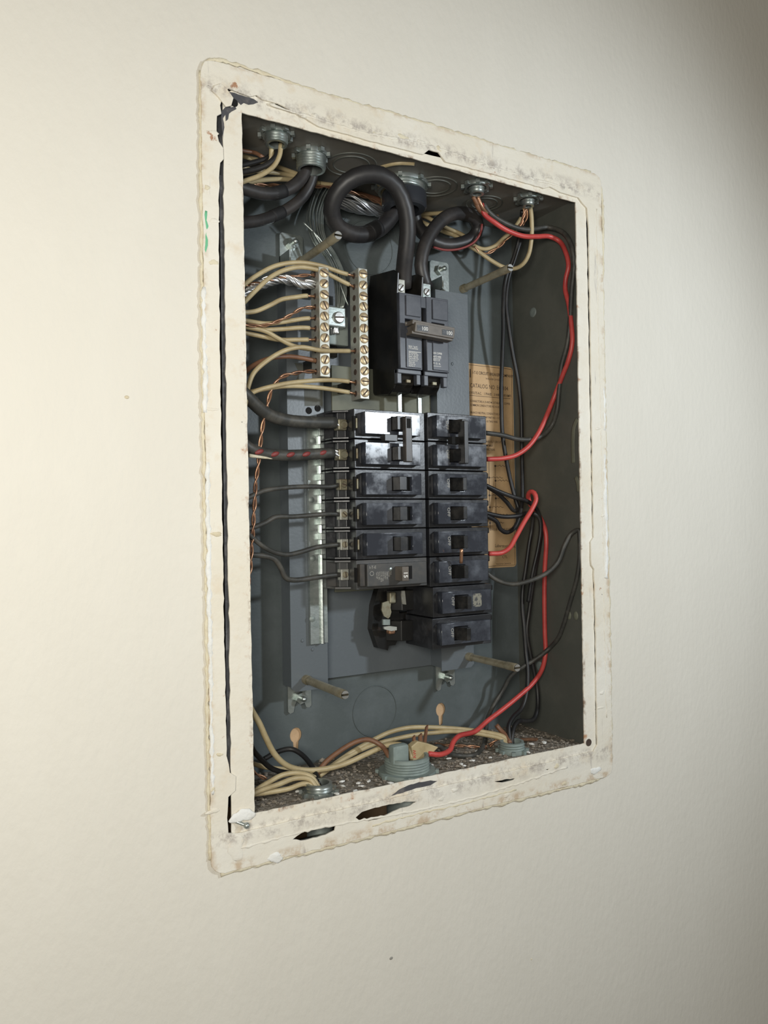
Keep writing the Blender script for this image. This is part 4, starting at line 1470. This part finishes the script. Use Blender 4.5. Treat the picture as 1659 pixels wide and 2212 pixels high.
# main cables
wire('main_cable', [(873, 622, 50), (872, 590, 45), (876, 550, 37), (881, 500, 29), (876, 450, 23), (856, 404, 20), (822, 379, 20), (786, 377, 24), (750, 393, 31), (725, 422, 40), (716, 456, 48),
                    (728, 488, 55), (758, 505, 60), (795, 505, 63), (828, 487, 65), (852, 455, 66), (864, 420, 64), (870, 385, 58)], 7.2, 'cable',
     'very thick black cable making a big loop above the main breaker', 'cable', 20, 'thick feeder cables')
bpy.data.objects['main_cable'].data.materials[0] = M['cable']
wire('main_cable', [(922, 622, 50), (914, 598, 48), (909, 572, 47), (916, 535, 46), (934, 499, 46), (962, 470, 47), (995, 460, 50), (1022, 468, 54), (1033, 490, 58), (1022, 512, 62), (992, 526, 65),
                    (955, 528, 68), (924, 514, 69), (902, 488, 68), (893, 450, 64), (888, 400, 56)], 6.0, 'cable',
     'thick black cable with a smaller loop right of the big loop', 'cable', 20, 'thick feeder cables')
mc2 = bpy.data.objects['main_cable.001']
bm = bmesh.new()
sweep(bm, spline([P(936, 534, 62.5), P(962, 540, 61), P(995, 537, 58.5), P(1024, 523, 55), P(1038, 503, 51.5), P(1041, 484, 50)], 2), 1.1, 8)
obj('red_stripe', bm, 'redmark', mc2, 'thin red stripe along the loop', smooth=True)
bm = bmesh.new()
mid = spline([P(795, 505, 63), P(828, 487, 65)], 1.5)
sweep(bm, mid[1:int(len(mid) * .7)], 7.7, 20)
obj('tape_band', bm, 'tape', bpy.data.objects['main_cable'], 'dull black tape band', smooth=True)

# cables of the second fitting
wire('heavy_cable', [(662, 345, 46), (660, 366, 46), (652, 384, 46), (632, 403, 44), (604, 416, 42), (568, 418, 38), (526, 407, 32), (500, 398, 28)], 5.0, 'cable',
     'upper thick black cable from the ribbed connector going left', 'cable', 16, 'thick feeder cables')
wire('heavy_cable', [(680, 348, 48), (677, 372, 50), (670, 398, 52), (655, 424, 54), (627, 448, 52), (592, 466, 48), (558, 477, 42), (526, 481, 36), (500, 483, 30)], 4.6, 'cable',
     'lower thick black cable from the ribbed connector going left', 'cable', 16, 'thick feeder cables')
for i, (a_, b_, ya, yb, rr) in enumerate((((590, 418), (614, 412), 41, 42.5, 5.3), ((587, 468), (610, 458), 47, 50, 4.9))):
    bm = bmesh.new()
    sweep(bm, spline([P(*a_, ya), P((a_[0] + b_[0]) / 2, (a_[1] + b_[1]) / 2 + (1 if i == 0 else 0), (ya + yb) / 2), P(*b_, yb)], 2), rr, 16)
    obj('tape_band', bm, 'tape', bpy.data.objects['heavy_cable.002' if i == 0 else 'heavy_cable.003'], 'dull black tape band', smooth=True)
# small wires of the first fitting
GT = 'small wires crowding the top left corner'
wire('branch_wire', [(604, 305, 26), (601, 322, 27), (593, 341, 27), (577, 355, 26), (553, 365, 24), (526, 371, 20), (505, 375, 16)], 2.1, 'wblack', 'glossy black wire from the leftmost top connector, front one', group=GT)
wire('branch_wire', [(598, 305, 30), (592, 325, 32), (578, 341, 32), (558, 348, 30), (523, 357, 26), (505, 362, 22)], 1.9, 'wblack', 'black wire from the leftmost top connector, rear one', group=GT)
wire('neutral_wire', [(590, 305, 28), (587, 320, 29), (585, 340, 31), (575, 356, 34), (552, 368, 36), (520, 375, 34)], 2.0, 'cream', 'cream wire dropping from the leftmost top connector behind the black ones', group=GT)
wire('neutral_wire', [(607, 310, 24), (604, 335, 25), (592, 358, 26), (564, 378, 24), (529, 391, 20), (508, 398, 18)], 1.9, 'cream', 'cream wire from the leftmost top connector sweeping down left', group=GT)
wire('neutral_wire', [(505, 330, 50), (523, 336, 52), (545, 343, 54), (590, 357, 60), (620, 368, 62), (648, 378, 64), (680, 388, 66)], 1.9, 'cream', 'cream wire slanting down right behind the ribbed connector, upper', group=GT)
wire('neutral_wire', [(510, 362, 56), (547, 368, 58), (592, 373, 60), (637, 381, 64), (680, 394, 68), (722, 400, 70), (760, 404, 72)], 1.9, 'cream', 'long cream wire running level behind the ribbed connector and big loop', group=GT)
wire('neutral_wire', [(508, 402, 44), (531, 396, 46), (568, 389, 50), (600, 387, 54), (640, 389, 62), (690, 396, 68)], 1.9, 'cream', 'cream wire running level just above the upper thick cable', group=GT)
wire('branch_wire', [(505, 322, 40), (526, 326, 42), (553, 331, 44), (571, 342, 46), (590, 352, 50)], 1.6, 'brown', 'reddish brown wire in the top left corner', group=GT)
twist('ground_wire', [(508, 398, 50), (545, 399, 54), (611, 401, 60), (674, 403, 66), (725, 406, 70), (800, 430, 76), (850, 455, 80)], 'copper', 'bare copper wire running level across the back of the top left')
wire('neutral_wire', [(806, 368, 40), (830, 358, 44), (860, 352, 40), (895, 353, 34)], 1.9, 'cream', 'cream wire resting across the black plastic bushing')
wire('branch_wire', [(745, 415, 84), (780, 420, 84), (815, 430, 84), (860, 445, 84), (895, 462, 84), (930, 470, 84)], 2.2, 'brown', 'brown wire on the back seen through the big cable loop')
# white lump sleeve behind loop
wire('cable_sleeve', [(825, 385, 76), (835, 410, 76), (838, 440, 76)], 6.5, 'cream', 'stiff beige cable sleeve seen through the big loop', 'cable', 14)
# frayed aluminium neutral
q = random.Random(5)
bm = bmesh.new()
sp = spline([P(838, 455, 76), P(812, 456, 74), P(782, 448, 72), P(750, 436, 72), P(728, 432, 74)], 1.5)
strands(bm, sp, 4.6, 18, 0.9, 0.5, fan=lambda t: 0.55 + 0.9 * math.sin(math.pi * min(1, t * 0.75)), seed=8)
tag(obj('stranded_conductor', bm, 'alu', None, smooth=True), 'bright untwisted aluminium strands seen through the big cable loop', 'wire')
bm = bmesh.new()
basep = [P(706, 405, 86), P(692, 430, 84), P(682, 470, 80), P(690, 515, 74), P(716, 555, 68), P(733, 595, 62), P(738, 635, 57), P(734, 668, 54)]
for s_ in range(20):
    off = q.uniform(-1, 1)
    o2 = q.uniform(-1, 1)
    pts_ = []
    for i, b_ in enumerate(basep):
        wd = [9, 8, 7, 5.5, 4.5, 4.5, 4.5, 3][i]
        pts_.append(b_ + Vector((off * wd, o2 * wd * .6, off * 1.5)))
    sweep(bm, spline(pts_, 2.4), 0.75, 6)
for (a_, b_, c_) in (((716, 555, 62), (690, 515, 64), (655, 480, 66)), ((725, 590, 58), (735, 615, 54), (752, 660, 52)), ((700, 540, 62), (684, 512, 64), (676, 498, 64))):
    sweep(bm, spline([P(*a_), P(*b_), P(*c_)], 2.4), 0.7, 6)
tag(obj('stranded_conductor', bm, 'zinc', None, smooth=True), 'frayed aluminium neutral strands hanging down into the silver lug', 'wire')
bm = bmesh.new()
strands(bm, spline([P(722, 706, 52), P(724, 722, 53)], 1.2), 3.4, 12, 0.8, 0.1)
tag(obj('bare_strands', bm, 'alu', None, smooth=True), 'aluminium strand ends poking out below the silver lug', 'wire')

# upper right wires
wire('red_wire', [(1040, 440, 30), (1046, 462, 30), (1069, 481, 28), (1096, 498, 27), (1130, 510, 26), (1160, 511, 26), (1187, 511, 26), (1208, 521, 26), (1222, 545, 26), (1228, 575, 26), (1222, 603, 27),
                  (1221, 625, 27), (1228, 655, 26), (1234, 700, 25), (1236, 740, 25), (1228, 778, 26), (1214, 814, 28), (1197, 858, 32), (1180, 900, 35), (1162, 937, 38), (1141, 965, 40), (1115, 983, 42), (1088, 990, 44), (1052, 992, 46)], 2.3, 'red',
     'red wire curving down from the top connector to the second right breaker row')
wire('branch_wire', [(1044, 440, 34), (1057, 459, 34), (1080, 476, 34), (1116, 492, 33), (1143, 496, 32), (1185, 491, 30), (1216, 502, 30), (1234, 530, 29), (1240, 573, 29), (1235, 628, 29), (1231, 698, 29), (1225, 745, 29), (1213, 790, 31), (1207, 850, 34),
                     (1203, 887, 36), (1193, 917, 38), (1175, 938, 40), (1154, 948, 42), (1121, 949, 44), (1084, 940, 46), (1048, 935, 48)], 2.3, 'wdust',
     'black wire running beside the red one down the right side to the top right breaker', group=GB)
wire('branch_wire', [(1128, 455, 30), (1125, 490, 40), (1120, 520, 48), (1107, 564, 54), (1096, 590, 58), (1090, 615, 60), (1087, 660, 60), (1087, 710, 60), (1085, 770, 60), (1083, 820, 60), (1083, 878, 60), (1085, 933, 60), (1091, 978, 60),
                     (1101, 1030, 60), (1112, 1074, 58), (1119, 1100, 56), (1110, 1103, 54), (1094, 1084, 52), (1075, 1066, 50), (1050, 1050, 48)], 2.0, 'wblack', 'black wire hanging down in front of the tan label, left one', group=GB)
wire('branch_wire', [(1132, 455, 34), (1130, 490, 44), (1124, 520, 52), (1110, 564, 58), (1099, 600, 62), (1093, 650, 64), (1098, 700, 64), (1107, 760, 64), (1119, 824, 64), (1125, 878, 64), (1127, 965, 64), (1128, 1030, 62), (1127, 1085, 58),
                     (1121, 1118, 54), (1111, 1140, 52), (1095, 1150, 50), (1081, 1143, 49), (1073, 1127, 48), (1050, 1114, 48)], 2.1, 'wblack', 'black wire hanging along the right edge of the tan label, its end looping up', group=GB)
wire('branch_wire', [(1048, 1048, 48), (1078, 1062, 46), (1110, 1074, 44), (1132, 1080, 44), (1150, 1090, 46), (1162, 1106, 50), (1169, 1139, 52), (1164, 1185, 54), (1156, 1230, 56), (1150, 1270, 58), (1143, 1320, 60), (1138, 1366, 60), (1146, 1415, 58),
                     (1155, 1457, 56), (1161, 1493, 54), (1161, 1531, 50), (1153, 1553, 46), (1138, 1558, 42), (1120, 1558, 38), (1110, 1572, 34), (1106, 1592, 30), (1106, 1612, 28)], 2.1, 'wblack',
     'black wire from the third right breaker down to the lower right bushing, right one', group=GB)
wire('branch_wire', [(1048, 1108, 48), (1088, 1116, 46), (1121, 1114, 44), (1136, 1109, 46), (1150, 1112, 52), (1149, 1140, 56), (1143, 1175, 58), (1136, 1226, 60), (1129, 1275, 62), (1128, 1310, 62), (1132, 1355, 60), (1136, 1410, 58), (1140, 1450, 54),
                     (1138, 1493, 50), (1128, 1528, 46), (1108, 1550, 40), (1099, 1568, 36), (1100, 1590, 32), (1101, 1612, 28)], 2.1, 'wblack',
     'black wire from the fourth right breaker down to the lower right bushing, left one', group=GB)
wire('branch_wire', [(1152, 1108, 48), (1164, 1118, 46), (1168, 1140, 46), (1163, 1180, 48), (1150, 1240, 52), (1141, 1300, 56)], 1.9, 'wblack', 'short length of black wire crossing behind the lower red wire', group=GB)
wire('red_wire', [(1056, 1196, 46), (1084, 1194, 44), (1101, 1183, 42), (1115, 1159, 40), (1132, 1128, 38), (1150, 1098, 36), (1158, 1078, 36), (1154, 1065, 38), (1146, 1062, 42), (1141, 1070, 46), (1145, 1088, 50), (1158, 1105, 54), (1170, 1124, 54), (1178, 1146, 54),
                  (1180, 1175, 54), (1177, 1226, 54), (1176, 1300, 54), (1177, 1366, 54), (1178, 1415, 52), (1169, 1450, 50), (1149, 1478, 50), (1117, 1507, 50), (1085, 1533, 50), (1052, 1558, 48), (1026, 1580, 44), (991, 1590, 40), (979, 1603, 36),
                  (972, 1620, 30), (950, 1630, 24), (925, 1628, 24)], 2.3, 'red', 'red wire doubling back and running down to the large lower bushing')
wire('branch_wire', [(1050, 1236, 48), (1062, 1246, 46), (1080, 1256, 42), (1107, 1262, 36), (1146, 1254, 28), (1185, 1235, 22), (1206, 1212, 18), (1219, 1179, 14), (1234, 1153, 11), (1250, 1145, 10), (1262, 1160, 12), (1263, 1200, 16), (1246, 1250, 24), (1231, 1303, 32), (1219, 1345, 38), (1206, 1378, 42),
                     (1187, 1400, 46), (1168, 1416, 50), (1149, 1429, 54), (1121, 1446, 60), (1102, 1462, 66), (1085, 1493, 72), (1066, 1524, 74), (1052, 1556, 70), (1049, 1590, 60), (1044, 1612, 50), (1020, 1632, 40), (988, 1632, 34), (962, 1624, 30), (948, 1612, 28), (928, 1620, 26)], 2.1, 'wdust',
     'grey-black wire from the sixth right breaker swinging out behind the right edge and back', group=GB)
wire('neutral_wire', [(1143, 440, 28), (1147, 456, 28), (1149, 490, 30), (1148, 517, 32), (1142, 550, 36), (1130, 570, 42), (1112, 580, 50), (1088, 577, 58), (1060, 562, 64), (1033, 543, 70), (1008, 528, 76), (985, 510, 80), (960, 501, 82), (908, 478, 82), (880, 462, 80)], 2.0, 'cream',
     'cream wire from the rightmost connector passing behind the upper right post', group=GC)
wire('neutral_wire', [(1134, 445, 30), (1130, 462, 32), (1116, 486, 40), (1088, 514, 54), (1069, 531, 62), (1046, 538, 68), (1024, 530, 72), (1000, 508, 76), (960, 490, 80), (920, 468, 82), (905, 462, 82)], 1.9, 'cream',
     'cream wire looping below the second cable loop at upper right', group=GC)
wire('neutral_wire', [(905, 463, 80), (925, 462, 78), (955, 460, 76), (985, 455, 74)], 1.9, 'cream', 'short cream wire crossing between the two cable loops', group=GC)
twist('ground_wire', [(1138, 450, 30), (1136, 476, 34), (1110, 502, 46), (1076, 534, 60), (1054, 547, 66), (1042, 547, 68), (1024, 532, 70)], 'copper', 'thin bare copper wire drooping below the cream loop at upper right')
wire('branch_wire', [(1026, 432, 28), (1034, 450, 30), (1046, 462, 36), (1060, 470, 44), (1074, 468, 50)], 2.2, 'brown', 'brown paper-wrapped wire end under the red wire connector')
twist('ground_wire', [(1136, 440, 26), (1132, 462, 28), (1126, 482, 32), (1118, 492, 36)], 'copper', 'rusty copper tail right under the rightmost top connector', count=3)
for i, (pp_, m_) in enumerate((([(1032, 425, 26), (1040, 445, 27), (1052, 462, 30)], 'copper'), ([(1022, 425, 26), (1030, 440, 28), (1042, 455, 32)], 'brown'))):
    wire('branch_wire', pp_, 1.8, m_, ['orange brown wire tail beside the red wire at its connector', 'dark brown wire tail left of the red wire at its connector'][i])

# bottom wires
wire('neutral_wire', [(520, 1490, 16), (545, 1537, 20), (560, 1562, 24), (574, 1593, 28), (594, 1630, 34), (623, 1655, 40), (662, 1664, 42), (708, 1660, 42), (747, 1649, 42), (798, 1626, 42), (841, 1609, 38), (869, 1610, 32), (886, 1622, 28), (890, 1640, 26)], 2.3, 'cream',
     'thick cream wire sweeping from the left edge along the floor to the large bushing', group=GC)
wire('neutral_wire', [(700, 1668, 50), (740, 1638, 56), (764, 1622, 58), (807, 1598, 62), (841, 1582, 64), (883, 1572, 64), (922, 1571, 62), (983, 1574, 56), (1050, 1582, 44), (1090, 1593, 34), (1102, 1612, 28)], 2.1, 'cream',
     'upper of the two long cream wires arching over the floor to the lower right bushing', group=GC)
wire('neutral_wire', [(690, 1676, 46), (742, 1640, 54), (798, 1612, 60), (855, 1596, 62), (900, 1587, 62), (935, 1583, 60), (983, 1580, 54), (1050, 1588, 42), (1086, 1598, 34), (1098, 1614, 28)], 2.0, 'cream',
     'lower of the two long cream wires arching over the floor to the lower right bushing', group=GC)
wire('branch_wire', [(685, 1672, 44), (700, 1650, 46), (727, 1627, 46), (770, 1602, 46), (798, 1598, 44), (824, 1611, 38), (838, 1630, 30), (845, 1650, 26)], 2.1, 'brown', 'brown wire arching from the small floor connector to the large bushing')
wire('branch_wire', [(570, 1640, 70), (597, 1625, 70), (628, 1618, 68), (648, 1627, 62), (668, 1647, 52), (682, 1672, 40), (688, 1695, 28)], 2.1, 'wblack', 'black wire arching down into the small floor connector', group=GB)
wire('branch_wire', [(535, 1600, 40), (548, 1622, 44), (566, 1642, 48), (589, 1661, 50), (623, 1670, 48), (660, 1672, 40), (685, 1688, 28)], 2.1, 'wblack', 'black wire coming from the left edge low down to the small floor connector', group=GB)
GL = 'cream wires in the lower left corner'
wire('neutral_wire', [(530, 1735, 18), (550, 1710, 22), (580, 1690, 28), (611, 1674, 32), (645, 1670, 32), (672, 1678, 28), (688, 1700, 24)], 2.0, 'cream', 'uppermost arched cream wire of the lower left corner bunch', group=GL)
wire('neutral_wire', [(530, 1725, 14), (552, 1712, 18), (600, 1695, 24), (640, 1681, 28), (670, 1684, 26), (684, 1702, 22)], 2.0, 'cream', 'middle cream wire of the lower left corner bunch', group=GL)
wire('neutral_wire', [(545, 1716, 20), (577, 1712, 24), (623, 1704, 26), (657, 1693, 26), (680, 1700, 24)], 2.0, 'cream', 'lowest cream wire of the corner bunch, lying on the crumbs', group=GL)
wire('neutral_wire', [(530, 1645, 50), (548, 1650, 54), (572, 1657, 58), (606, 1661, 58), (650, 1664, 52), (680, 1680, 34)], 1.9, 'cream', 'rear level cream wire low at the left edge', group=GL)
twist('ground_wire', [(535, 1660, 34), (552, 1671, 36), (574, 1683, 38)], 'copper', 'short copper end poking in at the lower left edge')
twist('ground_wire', [(940, 1607, 60), (966, 1610, 58), (1010, 1612, 54), (1052, 1614, 48)], 'copper', 'straight bare copper wire on the floor behind the large bushing')
twist('ground_wire', [(1057, 1611, 44), (1070, 1600, 42), (1082, 1590, 40)], 'copper', 'bent bright copper end beside the lower right bushing', R=1.0, r=0.9)
wire('ground_wire', [(1112, 1601, 30), (1128, 1598, 34), (1160, 1597, 44)], 1.7, 'copper', 'short thick copper stub right of the lower right bushing')
wire('branch_wire', [(1072, 1566, 44), (1082, 1578, 40), (1094, 1590, 34), (1102, 1606, 28)], 2.2, 'brown', 'cut brown wire end leaning out of the lower right bushing')
# inside the large lower bushing
gz = BZ0 + 20
bm = bmesh.new()
gx, gy = g2.x, g2.y
prism(bm, [(P(886, 1612, 26).x, P(886, 1612, 26).z), (P(900, 1600, 26).x, P(900, 1600, 26).z), (P(922, 1605, 26).x, P(922, 1605, 26).z), (P(945, 1613, 26).x, P(945, 1613, 26).z), (P(926, 1632, 26).x, P(926, 1632, 26).z), (P(921, 1660, 26).x, P(921, 1660, 26).z), (P(892, 1660, 26).x, P(892, 1660, 26).z)], 'y', 24, 31)
bev_sharp(bm, 0.8)
sh = tag(obj('cable_sheath', bm, 'cream', None), 'flat cream cable sheath with red print standing in the large lower bushing', 'cable')
bm = bmesh.new()
pz = P(899, 1644, 23.8)
text_into(bm, '14 AW', pz.x, pz.z - 3, 4.2, 23.85, rot=math.pi / 2, bold=0.01)
obj('print', bm, 'red', sh, 'red print 14 AW')
for i, (a_, b_, wd) in enumerate((((921, 1568), (917, 1612), 2.2), ((893, 1590), (896, 1618), 2.2), ((907, 1586), (909, 1616), 3.0))):
    bm = bmesh.new()
    A_, B_ = P(*a_, 30), P(*b_, 29)
    prism(bm, [(A_.x - wd / 2, A_.z - 1.0), (A_.x + wd / 2, A_.z + 0.8), (B_.x + wd / 1.6, B_.z), (B_.x - wd / 1.6, B_.z)], 'y', 28.5, 30.5)
    tag(obj('paper_strip', bm, 'brown', None), ['tallest brown paper strip standing up from the large lower bushing', 'left brown paper strip standing in the large lower bushing', 'wide middle brown paper strip in the large lower bushing'][i], 'paper strip')
bm = bmesh.new()
A_ = P(864, 1628, 22)
box(bm, A_.x - 9, A_.x + 7, 18, 27, A_.z - 9, A_.z + 8, bev=2.5)
tag(obj('clamp_block', bm, 'greywash', None, smooth=True), 'pale grey-green clamp block inside the large lower bushing', 'clamp')

# ================================================================== crumbs on the floor of the box
bm = bmesh.new()
q = random.Random(3)
for i in range(2300):
    x = q.uniform(BX0 + 2, BX1 - 2)
    y = q.uniform(2, 92)
    if q.random() < (y / 92) * 0.55:
        continue
    s_ = q.uniform(0.4, 1.7) * (1.7 if q.random() < 0.05 else 1)
    r_ = bmesh.ops.create_icosphere(bm, subdivisions=1, radius=1)
    a = q.uniform(0, 6.28)
    kx, ky, kz = q.uniform(.6, 1.5), q.uniform(.6, 1.3), q.uniform(.25, .8)
    for v in r_['verts']:
        k = q.uniform(.8, 1.2)
        X, Y_ = v.co.x * kx * k, v.co.y * ky * k
        v.co = Vector((x + s_ * (X * math.cos(a) - Y_ * math.sin(a)), y + s_ * (X * math.sin(a) + Y_ * math.cos(a)), BZ0 + 0.3 + s_ * (v.co.z * kz * k + kz)))
cr_ = obj('plaster_crumbs', bm, 'chip')
tag(cr_, 'plaster crumbs and dust covering the floor of the box', 'crumbs')
cr_['kind'] = 'stuff'
bm = bmesh.new()
for i in range(22):
    x, y = q.uniform(20, 300), q.uniform(6, 45)
    r_ = bmesh.ops.create_icosphere(bm, subdivisions=1, radius=1)
    a = q.uniform(0, 3)
    for v in r_['verts']:
        X, Y_ = v.co.x * q.uniform(1.8, 3.8), v.co.y * q.uniform(1.2, 2.3)
        v.co = Vector((x + X * math.cos(a) - Y_ * math.sin(a), y + X * math.sin(a) + Y_ * math.cos(a), BZ0 + 2.4 + v.co.z * 0.9))
fl_ = tag(obj('plaster_flakes', bm, 'scrape', None), 'white plaster flakes scattered among the crumbs on the box floor', 'flakes')
fl_['kind'] = 'stuff'
# small marks on the wall
for i, (u, v) in enumerate(((274, 858), (845, 2070), (1148, 2072))):
    p = P(u, v, 0)
    bm = bmesh.new()
    bmesh.ops.create_icosphere(bm, subdivisions=2, radius=1)
    for vv in bm.verts:
        vv.co = Vector((p.x + vv.co.x * (1.6 if i < 2 else .8), vv.co.y * 0.5, p.z + vv.co.z * (1.2 if i < 2 else .8)))
    obj('wall_nick', bm, 'greyprint' if i == 1 else 'beadpaint', wall, 'small nick in the wall paint', smooth=True)
